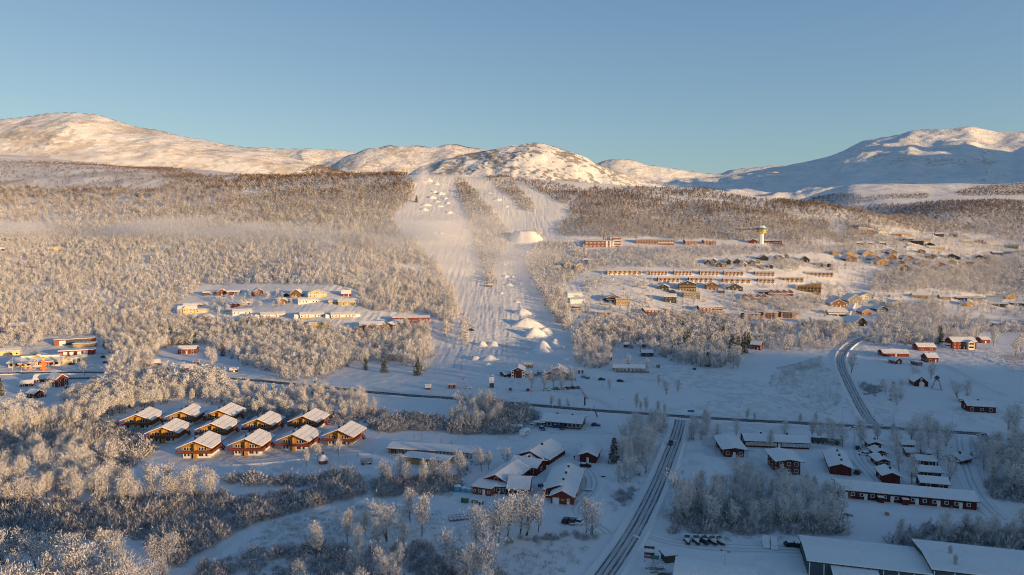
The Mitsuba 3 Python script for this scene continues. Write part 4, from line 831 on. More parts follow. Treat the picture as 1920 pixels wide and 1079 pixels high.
H('green_house', 'dark green house with wide snowy gable beside a snow mound', 'house', 1378, 545, 28, 6, 13, 'gable', 8, 'green', win=(4, 1), chim=0, pitch=24, bright=True)
H('brown_shed', 'small brown shed between the glass gable house and the green house', 'shed', 1354, 551, 10, 5, 6, 'flat', 0, 'brown', win=(1, 1), door=False, chim=0, clear=3)
H('cream_villa', 'cream villa with broad balcony below the orange timber blocks', 'house', 1455, 615, 28, 9, 11, 'gable', 8, 'tan', win=(5, 2), chim=0, pitch=26, balcony=1)
H('cream_house', 'cream house behind birches left of the broad-balcony villa', 'house', 1416, 616, 16, 8, 9, 'side', -20, 'cream', win=(3, 1), chim=0)
H('dark_shed', 'dark shed peeping out of birches below the timber blocks', 'shed', 1366, 616, 12, 5, 6, 'side', 0, 'dark', win=(0, 0), door=False, chim=0)
CAB = [(1327, 496, 11), (1338, 494, 10), (1348, 501, 13), (1358, 501, 8), (1367, 496, 12), (1382, 495, 14), (1392, 500, 12), (1409, 497, 14), (1421, 495, 8), (1432, 489, 17), (1453, 488, 8), (1463, 488, 12), (1475, 485, 8), (1427, 504, 9), (1445, 504, 8)]
for i, (px, py, wp) in enumerate(CAB):
    H('holiday_cabin', f'small dark cabin with snowy gable above the rowhouses, {ORD[i]} of the cabin cluster', 'cabin', px, py, wp, 5, 8, 'gable', [8, -10, 14, 0, 20][i % 5], ['dark', 'grey', 'dark', 'tan', 'black'][i % 5], win=(2, 1), door=False, chim=1 if i % 3 == 0 else 0, pitch=32, clear=3, group='small cabins above the rowhouses')
H('dark_cabin', 'dark steep-gabled cabin right of the cabin cluster', 'cabin', 1509, 492, 17, 5, 10, 'gable', 10, 'black', win=(2, 1), chim=0, pitch=36, clear=4)
H('dark_cabin', 'low long dark cabin above the last upper rowhouse', 'cabin', 1530, 498, 24, 4, 8, 'side', 8, 'dark', win=(3, 1), chim=0, pitch=20, clear=4)
H('dark_cabin', 'tiny dark cabin in the trees right of the long dark cabin', 'cabin', 1554, 502, 8, 5, 6, 'gable', 0, 'black', win=(1, 1), chim=0, pitch=34, clear=3, door=False)
k = H('building_site', 'ochre three-storey building in scaffolding with slanting roof', 'building site', 1516, 549, 43, 11, 12, 'mono', 2, 'ochre', win=(7, 2), door=False, chim=0, pitch=9, clear=6, over=.4, ww=2.3, wh=2.3)
u = W(1516, 549)[3]
for i in range(8):
    cx = -21 * u + i * 6 * u
    part(k, 'scaffold_pole', M().bar((cx, -1.6, -1), (cx, -1.6, (10.5 + .75 * i) * u + 1.5), .12), 'wood_light')
for zz in (3.0, 6.2): add_box(k, 'scaffold_deck', (-21.5 * u, 21.5 * u, -1.9, -.3, zz, zz + .2), 'wood_light')
# ---------------------------------------------------------------- right edge villages
H('brown_house', 'brown house with red roof edge, leftmost of the two large ones', 'house', 1572, 576, 26, 7, 18, 'gable', 30, 'brown', win=(4, 1), chim=1, pitch=24, edge='roof_red', bright=True)
H('grey_house', 'large grey house with steep white-edged gable', 'house', 1604, 571, 26, 8, 18, 'gable', 30, 'grey', win=(4, 2), chim=0, pitch=34, edge='trim_white', bright=True)
H('cream_house', 'cream house with low gable above the large grey house', 'house', 1626, 561, 22, 6, 14, 'gable', 20, 'cream', win=(4, 1), chim=0, pitch=20)
H('black_house', 'black house with deck and dormer below the brown red-edged house', 'house', 1571, 593, 34, 7, 10, 'side', 18, 'black', win=(3, 1), chim=0, pitch=26, balcony=1)
H('orange_house', 'orange-brown gabled house right of the black house', 'house', 1625, 591, 16, 6, 14, 'gable', 32, 'orange', win=(3, 1), chim=1, edge='roof_red')
H('green_house', 'dark house with lit gable right of the orange-brown one', 'house', 1655, 586, 18, 6, 15, 'gable', 32, 'dark', win=(3, 1), chim=0)
H('balcony_house', 'grey house with yellow gable balcony on the right slope', 'house', 1683, 578, 17, 9, 15, 'gable', 38, 'grey', win=(2, 1), chim=0, balcony=1, bright=True)
H('black_house', 'black and white house with wide porch above the roadside birches', 'house', 1541, 609, 36, 8, 9, 'side', 8, 'black', win=(4, 1), chim=0, pitch=26, balcony=1)
H('black_barn', 'black barn-like house with steep roof above the curving road', 'house', 1615, 612, 20, 7, 18, 'gable', 44, 'black', win=(2, 1), chim=1, pitch=34)
H('black_shed', 'small black gabled shed left of the barn-like house', 'shed', 1593, 617, 11, 7, 6, 'gable', 25, 'black', win=(0, 0), chim=0, pitch=36, clear=3)
H('red_shed', 'red shed with lit front between birches below the timber blocks', 'shed', 1508, 612, 13, 6, 6, 'side', 6, 'red', win=(1, 1), door=False, chim=0, clear=3)
H('white_house', 'white low house deep in snow at the grove foot', 'house', 1681, 560, 20, 4, 8, 'side', 10, 'white', win=(3, 1), chim=0)
H('brown_house', 'brown long house with snowy roof under the right grove', 'house', 1726, 560, 26, 6, 9, 'side', 14, 'ochre', win=(4, 1), chim=0)
H('brown_house', 'small brown house under the grove, second from the long one', 'house', 1773, 563, 18, 6, 10, 'side', 16, 'ochre', win=(3, 1), chim=0)
H('dark_house', 'dark flat house left of the long olive house at right', 'house', 1803, 564, 17, 5, 8, 'side', 10, 'dark', win=(2, 1), chim=0, pitch=12)
H('olive_house', 'long olive house with snowy roof under the right grove', 'house', 1827, 564, 27, 5, 9, 'side', 8, 'olive', win=(4, 1), chim=0, pitch=14)
H('brown_house', 'orange-gabled brown house in front of the long olive house', 'house', 1817, 576, 16, 6, 12, 'gable', 34, 'ochre', win=(2, 1), chim=0)
H('pale_block', 'pale blue two-storey house at the right edge grove', 'house', 1864, 567, 25, 11, 10, 'flat', 4, 'paleblue', win=(5, 2), chim=0, bright=True)
H('brown_house', 'brown house with orange gable farthest right under the grove', 'house', 1897, 562, 18, 5, 13, 'gable', 34, 'ochre', win=(2, 1), chim=0)
H('dark_house', 'dark long house with three gables right of centre edge', 'house', 1868, 574, 36, 4, 8, 'side', 6, 'dark', win=(4, 1), chim=0)
H('dark_house', 'dark house cut by the right picture edge', 'house', 1909, 574, 24, 5, 8, 'side', 6, 'dark', win=(3, 1), chim=0)
H('red_bungalow', 'dark red long house behind the road birches at right', 'house', 1780, 614, 20, 6, 8, 'side', 4, 'darkred', win=(3, 1), chim=0)
H('red_shed', 'tiny red shed above the big white-bayed farmhouse', 'shed', 1797, 625, 11, 4, 5, 'side', -10, 'red', win=(0, 0), chim=0, clear=3)
H('red_barn', 'dark red barn at the shaded wood edge far right', 'barn', 1875, 612, 21, 5, 8, 'side', 38, 'darkred', win=(0, 0), door=False, chim=0)
k = H('farm_house', 'big red farmhouse with cream bay and white veranda', 'farmhouse', 1808, 655, 37, 14, 11, 'side', 30, 'red', win=(5, 2), chim=0, pitch=26)
u = W(1808, 655)[3]
q = part(k, 'bay', M().prism([(3.5 * u, -2), (14 * u, -2), (14 * u, 13.5 * u), (8.75 * u, 17 * u), (3.5 * u, 13.5 * u)], 1, -3, 2), MAT['cream'])
for zz in (3.2 * u, 9.5 * u): part(q, 'window_row', M().box(4.6 * u, 12.9 * u, -3.08, -2.95, zz, zz + 3 * u), 'pane')
mm = M()
for s in (-1, 1): mm.prism([(8.75 * u, 17.2 * u), (8.75 * u + s * 6.4 * u, 13.2 * u), (8.75 * u + s * 6.4 * u, 13.7 * u), (8.75 * u, 17.8 * u)][::s], 1, -3.5, 2.5)
part(q, 'snow', mm, 'roof_snow')
for zz in (.4, 6.6 * u): add_box(k, 'veranda', (-18.6 * u * 1.16 - 2.4, -18.6 * u * 1.16 - .02, 2, 9.5, zz, zz + 1.2), 'trim_white')
H('red_shed', 'red outbuilding left behind the big farmhouse', 'shed', 1775, 644, 15, 5, 6, 'side', 20, 'red', win=(1, 1), chim=0, clear=3)
H('red_cottage', 'red cottage right of the big farmhouse', 'cottage', 1848, 644, 13, 7, 7, 'side', 36, 'red', win=(1, 1), chim=0, clear=4)
H('red_barn', 'long red barn, lower left of the farm', 'barn', 1680, 669, 42, 6, 9, 'side', 24, 'red', win=(1, 1), chim=0, pitch=24)
H('red_barn', 'shorter red barn behind the long one, beside a spruce', 'barn', 1738, 658, 28, 7, 9, 'side', 28, 'red', win=(2, 1), chim=0, pitch=26, door=False)
H('red_cottage', 'red cottage with white windows and chimney in the farmyard', 'cottage', 1749, 680, 17, 9, 7, 'side', 36, 'red', win=(2, 1), chim=1, pitch=36)
H('red_shed', 'small red shed with white window in front of the farm cottage', 'shed', 1724, 686, 9, 6, 6, 'flat', 40, 'brownred', win=(1, 1), door=False, chim=0, clear=3)
H('red_shed', 'small red gabled shed below the long barn', 'shed', 1685, 683, 10, 6, 7, 'gable', 40, 'brownred', win=(0, 0), chim=0, pitch=36, clear=3)
k = H('timber_church', 'dark brown chapel with snowy gable and white porch', 'chapel', 1727, 725, 22, 8, 11, 'gable', 16, 'darkred', win=(0, 0), side=(3, 1), chim=0, pitch=40)
part(k, 'round_window', M().bar((0, -.12, 4.6), (0, .02, 4.6), .55, 10), 'trim_white')
part(k, 'porch', M().prism([(-1.2, 0), (1.2, 0), (1.2, 2.4), (0, 3.3), (-1.2, 2.4)], 1, -1.8, -.1), 'trim_white')
x, y, z, rot, w, u = site(1756, 731, 0)
k = thing('bell_tower', 'open timber bell tower with small red roof beside the chapel', 'bell tower', x, y, z, rot)
for sx in (-1, 1):
    for sy in (-1, 1): part(k, 'leg', M().bar((sx * 2.6, sy * 2.2 + 2, -.5), (sx * .8, sy * .8 + 2, 5.6), .16, 5), 'wood_grey')
part(k, 'platform', M().box(-1.1, 1.1, .9, 3.1, 5.4, 5.6), 'wood_grey'); part(k, 'bell_box', M().box(-.8, .8, 1.2, 2.8, 5.603, 6.6), 'wood_grey')
part(k, 'roof', M().add([(-1.5, .5, 6.6), (1.5, .5, 6.6), (1.5, 3.5, 6.6), (-1.5, 3.5, 6.6), (0, 2, 8.2)], [(0, 1, 4), (1, 2, 4), (2, 3, 4), (3, 0, 4), (1, 0, 3), (1, 3, 2)]), 'roof_red')
part(k, 'foot_beam', M().box(-3, 3, -.4, -.1, -.3, .2), 'wood_grey')
H('brown_cabin', 'small tan cabin behind the long dark red house at right', 'cabin', 1810, 756, 19, 6, 6, 'side', 6, 'tan', win=(1, 1), door=False, chim=0, pitch=14)
H('long_red_house', 'long dark red house with two white windows alone in the right field', 'house', two=((1814, 772), (1867, 775)), h=3.0, d=9, roof='side', wall='darkred', win=(3, 1), side=(1, 1), chim=1, pitch=20, door=False)
# far right upper village
UP = [(1567, 480, 12, 'gable', 20, 'ochre'), (1596, 481, 14, 'gable', 34, 'ochre'), (1628, 481, 17, 'gable', 34, 'ochre'), (1596, 491, 19, 'gable', 34, 'brown'), (1643, 491, 18, 'gable', 34, 'brown'), (1674, 479, 14, 'gable', 34, 'brown'), (1673, 489, 18, 'gable', 34, 'brown'),
      (1704, 490, 17, 'gable', 34, 'brown'), (1654, 498, 20, 'gable', 34, 'ochre'), (1687, 499, 18, 'gable', 34, 'brown'), (1726, 497, 16, 'gable', 34, 'ochre'), (1694, 508, 24, 'gable', 28, 'brown'), (1729, 508, 18, 'gable', 34, 'brown'), (1782, 511, 24, 'gable', 28, 'brown'),
      (1762, 503, 20, 'gable', 34, 'brown'), (1802, 508, 14, 'gable', 34, 'orange')]
for i, (px, py, wp, rf, yw, wl) in enumerate(UP):
    H('timber_chalet', f'brown timber chalet with blue-shaded snowy roof, {ORD[i]} of the dense chalet cluster', 'chalet', px, py, wp, 6, 17, rf, yw, wl, win=(3, 1), door=False, chim=0, pitch=24, clear=3, over=1.0, bright=True, group='dense cluster of brown timber chalets')
H('black_house', 'black house with broad low gable above the yellow villa', 'house', 1784, 487, 28, 4, 14, 'gable', 8, 'black', win=(4, 1), chim=0, door=False)
H('black_house', 'largest black gabled house right of the yellow villa', 'house', 1836, 491, 28, 6, 14, 'gable', 12, 'black', win=(5, 1), chim=0, door=False, bright=True)
H('yellow_house', 'bright yellow villa with small gable in the upper right village', 'house', 1785, 498, 16, 7, 10, 'gable', -6, 'paleyellow', win=(3, 1), chim=0)
H('tan_house', 'long tan house joined right of the yellow villa', 'house', 1806, 496, 30, 5, 10, 'side', 0, 'tan', win=(5, 1), chim=0, door=False)
H('orange_house', 'orange-lit end house right of the long tan house', 'house', 1818, 497, 8, 6, 8, 'gable', -10, 'orange', win=(1, 1), chim=0, door=False, clear=3)
H('dark_house', 'dark house with lit gable in the upper village centre', 'house', 1748, 486, 17, 5, 13, 'gable', 34, 'dark', win=(2, 1), chim=0)
H('brown_house', 'brown gabled house above the dark lit-gable house', 'house', 1727, 476, 14, 5, 10, 'gable', 8, 'brown', win=(2, 1), chim=0)
H('dark_long_house', 'long dark house with tan stair tower high in the upper village', 'house', 1718, 458, 24, 6, 9, 'flat', 6, 'black', win=(4, 1), chim=0, door=False)
H('yellow_house', 'pale yellow house right of the long dark one, upper village', 'house', 1738, 454, 12, 5, 9, 'side', 0, 'paleyellow', win=(2, 1), chim=0)
TOP = [(1618, 434, 14, 'paleyellow', 'bright yellow house highest on the wooded ridge'), (1633, 436, 9, 'orange', 'orange house right beside the highest yellow one'), (1601, 428, 12, 'dark', 'dark cabin left above the highest yellow house'), (1655, 440, 13, 'cream', 'cream house with lit gable on the wooded ridge'),
       (1683, 444, 14, 'orange', 'orange-brown house right of the cream ridge house'), (1701, 443, 16, 'tan', 'long tan cabin at the right end of the ridge houses'), (1689, 453, 14, 'dark', 'dark house below the right ridge cabins'), (1704, 453, 14, 'dark', 'second dark house left of the long dark one'),
       (1688, 467, 10, 'white', 'small white cabin under the ridge snowfield'), (1708, 468, 14, 'white', 'white-gabled house on the blue snowfield'), (1743, 464, 16, 'dark', 'dark red-gabled cabin right of the blue snowfield'), (1757, 469, 26, 'tan', 'long tan house with lit end in the upper village'),
       (1744, 443, 12, 'white', 'snow-roofed cabin farthest up right of the ridge'), (1762, 444, 14, 'dark', 'flat dark cabin with bright roof on the far slope'), (1787, 445, 14, 'ochre', 'ochre cabin with blue roof on the far slope'), (1815, 457, 18, 'olive', 'house with yellow end under the far right woods'), (1834, 456, 16, 'brown', 'brown house beside the yellow-ended one'),
       (1863, 460, 22, 'cream', 'cream house with dark windows under the far right woods'), (1895, 466, 24, 'olive', 'long olive house at the far right woods edge'), (1871, 479, 16, 'bluegrey', 'blue-grey house with flat snowy roof at right'), (1886, 477, 14, 'grey', 'grey house with white balcony at right'), (1905, 476, 16, 'dark', 'dark lean-roofed cabin at the right edge')]
for i, (px, py, wp, wl, lb) in enumerate(TOP):
    H({'paleyellow': 'yellow_house', 'orange': 'orange_house', 'cream': 'cream_house', 'white': 'white_house', 'dark': 'dark_cabin'}.get(wl, 'brown_cabin'), lb, 'house' if 'house' in lb else 'cabin', px, py, wp, 5, 9, 'gable' if 'gable' in lb else 'side', [6, 16, -8, 22][i % 4], wl, win=(max(2, wp // 6), 1), chim=0, door=False, clear=3)
for i, px in enumerate((1613, 1631, 1655)):
    H('dark_cabin', f'snow-roofed dark cabin in the trees right of the tower, {["left", "middle", "right"][i]} of three', 'cabin', px, 459, 11, 3, 8, 'side', 20, 'black', win=(1, 1), chim=0, door=False, clear=3)
# ---------------------------------------------------------------- red complex, shaded
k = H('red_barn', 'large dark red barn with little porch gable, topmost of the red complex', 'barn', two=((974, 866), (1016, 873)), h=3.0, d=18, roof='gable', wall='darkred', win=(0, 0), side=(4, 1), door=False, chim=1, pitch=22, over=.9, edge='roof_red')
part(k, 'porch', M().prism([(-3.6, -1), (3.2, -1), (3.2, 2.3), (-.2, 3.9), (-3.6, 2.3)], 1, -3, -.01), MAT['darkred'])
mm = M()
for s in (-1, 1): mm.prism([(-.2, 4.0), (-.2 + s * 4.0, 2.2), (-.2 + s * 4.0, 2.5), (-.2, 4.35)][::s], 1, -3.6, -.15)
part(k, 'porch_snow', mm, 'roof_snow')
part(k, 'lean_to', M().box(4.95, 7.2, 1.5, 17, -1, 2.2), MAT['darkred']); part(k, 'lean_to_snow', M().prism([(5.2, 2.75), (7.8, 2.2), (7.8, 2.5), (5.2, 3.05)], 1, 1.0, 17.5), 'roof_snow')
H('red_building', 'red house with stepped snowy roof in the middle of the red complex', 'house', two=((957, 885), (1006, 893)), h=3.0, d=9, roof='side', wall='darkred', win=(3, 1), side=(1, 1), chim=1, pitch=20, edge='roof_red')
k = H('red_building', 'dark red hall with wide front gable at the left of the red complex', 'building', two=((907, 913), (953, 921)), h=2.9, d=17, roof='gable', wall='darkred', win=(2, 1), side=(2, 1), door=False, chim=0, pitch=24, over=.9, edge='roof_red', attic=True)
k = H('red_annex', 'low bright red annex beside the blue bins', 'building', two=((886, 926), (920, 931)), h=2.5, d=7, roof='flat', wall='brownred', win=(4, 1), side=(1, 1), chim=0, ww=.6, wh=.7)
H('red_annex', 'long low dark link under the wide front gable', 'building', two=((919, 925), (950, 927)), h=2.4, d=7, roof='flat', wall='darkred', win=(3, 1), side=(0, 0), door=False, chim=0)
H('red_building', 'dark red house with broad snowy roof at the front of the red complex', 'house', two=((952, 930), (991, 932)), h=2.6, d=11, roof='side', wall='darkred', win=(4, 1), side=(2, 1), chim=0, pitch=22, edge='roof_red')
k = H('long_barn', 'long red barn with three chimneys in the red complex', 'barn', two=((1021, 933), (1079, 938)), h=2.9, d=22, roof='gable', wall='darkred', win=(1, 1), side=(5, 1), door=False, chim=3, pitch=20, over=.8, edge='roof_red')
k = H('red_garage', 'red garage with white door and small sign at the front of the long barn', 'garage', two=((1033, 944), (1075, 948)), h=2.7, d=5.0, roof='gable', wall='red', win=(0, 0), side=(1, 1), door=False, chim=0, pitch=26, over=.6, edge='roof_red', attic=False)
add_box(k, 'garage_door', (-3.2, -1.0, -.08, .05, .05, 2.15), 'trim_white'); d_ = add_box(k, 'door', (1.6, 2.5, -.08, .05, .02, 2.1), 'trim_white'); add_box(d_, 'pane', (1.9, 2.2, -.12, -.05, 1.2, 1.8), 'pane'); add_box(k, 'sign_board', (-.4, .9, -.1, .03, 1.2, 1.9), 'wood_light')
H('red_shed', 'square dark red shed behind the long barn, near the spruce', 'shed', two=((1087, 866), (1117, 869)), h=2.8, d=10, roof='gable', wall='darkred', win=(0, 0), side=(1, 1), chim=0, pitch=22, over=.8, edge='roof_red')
# ---------------------------------------------------------------- shooting range sheds
x, y, z, rot, w, u = site(0, 0, two=((728, 850), (884, 861)))
k = thing('range_shelter', 'very long open-fronted shelter with brown posts and deep snowy roof', 'shelter', x, y, z, rot); HOUSES_AT.append((x, y + 3, 22, x, y, w, 6, rot))
part(k, 'roof', M().prism([(-.8, 2.3), (6, 3.0), (6, 3.15), (-.8, 2.45)], 0, -w / 2 - .6, w / 2 + .6), 'wood_redbrown')
part(k, 'snow', M().prism([(-.7, 2.5), (5.9, 3.18), (5.9, 3.6), (-.7, 2.9)], 0, -w / 2 - .5, w / 2 + .5), 'roof_snow')
part(k, 'end_wall', M().box(-w / 2, -w / 2 + 1.2, 0, 5.8, -1, 2.28), MAT['ochre']); part(k, 'front_beam', M().box(-w / 2, w / 2, -.1, .1, 2.0, 2.3), 'wood_redbrown')
for i in range(22):
    cx = -w / 2 + 1.5 + i * (w - 1.7) / 21; part(k, 'post', M().box(cx - .17, cx + .17, -.09, .25, -1, 2.0), 'wood_redbrown')
H('yellow_shed', 'long ochre shed with snowy roof in front of the range shelter', 'shed', two=((759, 869), (840, 878)), h=2.6, d=6, roof='side', wall='ochre', win=(0, 0), side=(0, 0), door=False, chim=0, pitch=12, edge='roof_dark')
# ---------------------------------------------------------------- lower right, shaded
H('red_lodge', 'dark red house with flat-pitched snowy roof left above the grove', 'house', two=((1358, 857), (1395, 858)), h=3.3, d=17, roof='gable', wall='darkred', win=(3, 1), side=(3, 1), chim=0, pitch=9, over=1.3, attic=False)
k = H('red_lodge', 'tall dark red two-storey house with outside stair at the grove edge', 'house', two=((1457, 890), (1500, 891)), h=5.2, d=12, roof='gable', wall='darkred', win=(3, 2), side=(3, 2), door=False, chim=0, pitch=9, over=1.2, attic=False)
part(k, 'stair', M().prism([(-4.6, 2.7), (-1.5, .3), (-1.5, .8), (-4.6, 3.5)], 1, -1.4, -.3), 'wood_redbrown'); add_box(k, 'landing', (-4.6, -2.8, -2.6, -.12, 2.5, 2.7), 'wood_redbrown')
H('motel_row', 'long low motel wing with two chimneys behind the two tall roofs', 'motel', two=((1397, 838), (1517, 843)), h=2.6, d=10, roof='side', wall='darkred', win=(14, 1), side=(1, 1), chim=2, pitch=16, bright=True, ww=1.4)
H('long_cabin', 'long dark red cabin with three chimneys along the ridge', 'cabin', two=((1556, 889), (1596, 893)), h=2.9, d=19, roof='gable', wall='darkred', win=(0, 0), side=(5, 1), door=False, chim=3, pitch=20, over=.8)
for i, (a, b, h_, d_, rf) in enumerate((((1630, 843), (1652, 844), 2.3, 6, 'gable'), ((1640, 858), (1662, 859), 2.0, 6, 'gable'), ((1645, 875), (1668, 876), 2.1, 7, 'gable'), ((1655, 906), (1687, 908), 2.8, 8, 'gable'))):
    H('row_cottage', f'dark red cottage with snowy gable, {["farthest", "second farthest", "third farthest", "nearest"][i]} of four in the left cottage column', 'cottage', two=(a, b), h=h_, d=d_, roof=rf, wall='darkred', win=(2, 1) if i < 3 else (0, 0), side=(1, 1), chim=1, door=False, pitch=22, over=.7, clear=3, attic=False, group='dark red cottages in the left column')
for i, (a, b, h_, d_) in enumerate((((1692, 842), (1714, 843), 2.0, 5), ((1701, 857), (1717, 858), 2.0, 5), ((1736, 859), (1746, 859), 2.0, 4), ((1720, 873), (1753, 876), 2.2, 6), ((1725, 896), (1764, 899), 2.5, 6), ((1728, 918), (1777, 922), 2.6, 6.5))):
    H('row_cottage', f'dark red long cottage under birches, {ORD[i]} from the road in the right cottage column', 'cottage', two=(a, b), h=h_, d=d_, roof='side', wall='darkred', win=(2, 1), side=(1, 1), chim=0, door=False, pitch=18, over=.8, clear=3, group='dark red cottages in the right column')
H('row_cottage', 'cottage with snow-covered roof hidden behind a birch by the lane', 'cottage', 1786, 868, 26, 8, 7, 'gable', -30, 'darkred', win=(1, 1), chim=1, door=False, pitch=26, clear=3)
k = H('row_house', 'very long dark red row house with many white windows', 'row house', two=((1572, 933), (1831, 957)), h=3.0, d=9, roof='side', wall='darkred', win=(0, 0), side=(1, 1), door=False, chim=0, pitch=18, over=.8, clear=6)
hw = site(0, 0, two=((1572, 933), (1831, 957)))[4] / 2
for t_, kind in ((.03, 'w'), (.06, 'd'), (.11, 'w'), (.175, 'w'), (.205, 'd'), (.255, 'w'), (.345, 'w'), (.40, 'd'), (.43, 'w'), (.55, 'w'), (.58, 'd'), (.635, 'w'), (.705, 'w'), (.735, 'd'), (.79, 'w'), (.86, 'w'), (.89, 'd'), (.945, 'w')):
    cx = -hw + 2 * hw * t_
    if kind == 'w':
        q = add_box(k, 'window', (cx - .6, cx + .6, -.07, .05, 1.0, 2.2), 'trim_white'); add_box(q, 'pane', (cx - .42, cx + .42, -.11, -.03, 1.15, 2.05), 'pane')
    else: add_box(k, 'door', (cx - .5, cx + .5, -.09, .04, .02, 2.15), 'trim_white')
for t_ in (.31, .49):
    cx = -hw + 2 * hw * t_; q = add_box(k, 'porch', (cx - .9, cx + .9, -1.6, -.02, -1, 1.9), MAT['darkred']); add_box(q, 'snow', (cx - 1.0, cx + 1.0, -1.75, -.05, 1.903, 2.2), 'roof_snow')
k = H('lodge_roof', 'red lodge with three skylights behind birches at the right edge', 'lodge', two=((1868, 850), (1935, 852)), h=3.4, d=14, roof='side', wall='darkred', win=(4, 1), side=(2, 1), chim=0, pitch=22, over=1.0)
for cx, cy in ((-4.5, 5.0), (-.5, 2.6), (5, 2.0)): add_box(k, 'skylight', (cx - .7, cx + .7, cy - .6, cy + .6, 4.5, 3.4 + cy * .4 + 1.25), 'metal_dark')
k = H('warehouse', 'long blue-grey warehouse with snowy roof and white porch at the bottom', 'warehouse', two=((1515, 1078), (1744, 1104)), h=3.7, d=15, roof='side', wall='bluegrey', win=(0, 0), side=(0, 0), door=False, chim=0, pitch=5, over=.5, clear=5)
hw = site(0, 0, two=((1515, 1078), (1744, 1104)))[4] / 2
for i in range(9): cx = -hw + .3 + i * (2 * hw - .5) / 8; add_box(k, 'pilaster', (cx - .12, cx + .12, -.1, .05, -1, 3.6), 'trim_white')
q = part(k, 'porch', M().box(-8.4, 1.6, -3.2, -.12, -1, 2.3), 'glass_teal'); part(q, 'snow', M().prism([(-3.7, 2.4), (-.13, 3.2), (-.13, 3.5), (-3.7, 2.75)], 0, -9, 2.2), 'roof_snow'); add_box(q, 'sign_board', (-7.6, -5.6, -3.3, -3.19, .8, 2.0), 'metal_dark'); add_box(q, 'sign_panel', (-7.4, -5.8, -3.36, -3.3, 1.0, 1.8), 'trim_white')
k = H('warehouse', 'taller blue-grey warehouse with two steel roof vents at the bottom right', 'warehouse', two=((1748, 1106), (1990, 1136)), h=5.2, d=17, roof='side', wall='bluegrey', win=(0, 0), side=(0, 0), door=False, chim=0, pitch=5, over=.5, clear=5)
hw = site(0, 0, two=((1748, 1106), (1990, 1136)))[4] / 2
for i in range(7): cx = -hw + .3 + i * (2 * hw - .5) / 6; add_box(k, 'pilaster', (cx - .12, cx + .12, -.1, .05, -1, 5.1), 'trim_white')
for cx, cy in ((-hw + 6.3, 8.6), (-hw + 5.8, 3.0)):
    q = part(k, 'roof_vent', M().bar((cx, cy, 5), (cx, cy, 7.5), .45, 10).bar((cx, cy, 7.7), (cx, cy, 8.4), .62, 10, .3), 'metal_grey')
part(k, 'canopy', M().box(-hw + 8, hw, -3.5, -.12, 2.6, 3.0), 'roof_snow')
H('arched_hall', 'hall with arched snowy roof cut by the bottom edge', 'hall', two=((1264, 1100), (1416, 1126)), h=2.3, d=9, roof='barrel', wall='bluegrey', win=(0, 0), side=(0, 0), door=False, chim=0)
H('site_hut', 'dark brown hut with broken snow roof beside the arched hall', 'hut', two=((1248, 1057), (1266, 1055)), h=2.0, d=3, roof='flat', wall='dark', win=(0, 0), side=(0, 0), door=False, chim=0, clear=3)
# ---------------------------------------------------------------- roads
from scipy.interpolate import splprep, splev
ROADS = []
def road(name, label, pts, width, mat, lift=.22, tail=None, bank_h=1.0):
    P = np.array([W(*p)[:2] for p in pts])
    if tail is not None: P = np.vstack([P, tail])
    tck, _ = splprep(P.T, s=0, k=min(3, len(P) - 1))
    n = int(np.linalg.norm(np.diff(P, axis=0), axis=1).sum() / 3) + 2
    c = np.array(splev(np.linspace(0, 1, n), tck)).T
    t = np.gradient(c, axis=0); t /= np.linalg.norm(t, axis=1, keepdims=True); nn = np.stack([t[:, 1], -t[:, 0]], 1)
    s = np.concatenate([[0], np.cumsum(np.linalg.norm(np.diff(c, axis=0), axis=1))])
    off = np.array([-width / 2 - 2.4, -width / 2 - 1.3, -width / 2 - .7, -width / 2, -width / 4, 0, width / 4, width / 2, width / 2 + .7, width / 2 + 1.3, width / 2 + 2.4])
    XY = c[:, None] + nn[:, None] * off[None, :, None]
    Z = ground(XY[..., 0], XY[..., 1])
    zc = Z.max(1); k = np.ones(9) / 9; zc = np.convolve(np.pad(zc, 4, mode='edge'), k, 'valid')
    Z = np.maximum(zc, Z[:, 3:-3].max(1))[:, None] + lift + 0 * Z; Z[:, 0] -= lift + .9; Z[:, -1] -= lift + .9
    bank = (.18 + .55 * meshkit.fbm(np.stack([XY[..., 0] / 3.1, XY[..., 1] / 3.1, 0 * Z], -1), 3, 5)) * bank_h
    Z[:, (1, 2, -3, -2)] += bank[:, (1, 2, -3, -2)] * np.array([.75, 1, 1, .75])
    m = len(off); v = np.concatenate([XY, Z[..., None]], -1).reshape(-1, 3)
    uv = np.stack([np.broadcast_to(off, Z.shape), np.broadcast_to(s[:, None], Z.shape)], -1).reshape(-1, 2)
    i, j = np.meshgrid(np.arange(n - 1), np.arange(m - 1), indexing='ij'); q = (i * m + j).ravel()
    f = np.vstack([np.stack([q, q + m, q + m + 1], 1), np.stack([q, q + m + 1, q + 1], 1)])
    nz = np.cross(v[f[:, 1]] - v[f[:, 0]], v[f[:, 2]] - v[f[:, 0]])[:, 2].sum()
    if nz < 0: f = f[:, ::-1]
    scene[name] = mikit.ply((v, f), mat, smooth=True, uv=uv); labels[name] = {'label': label, 'kind': 'structure'}
    from shapely import LineString
    ROADS.append(LineString(c)); CLEAR.append(LineString(c).buffer(width / 2 + 2.2))
    return c, t
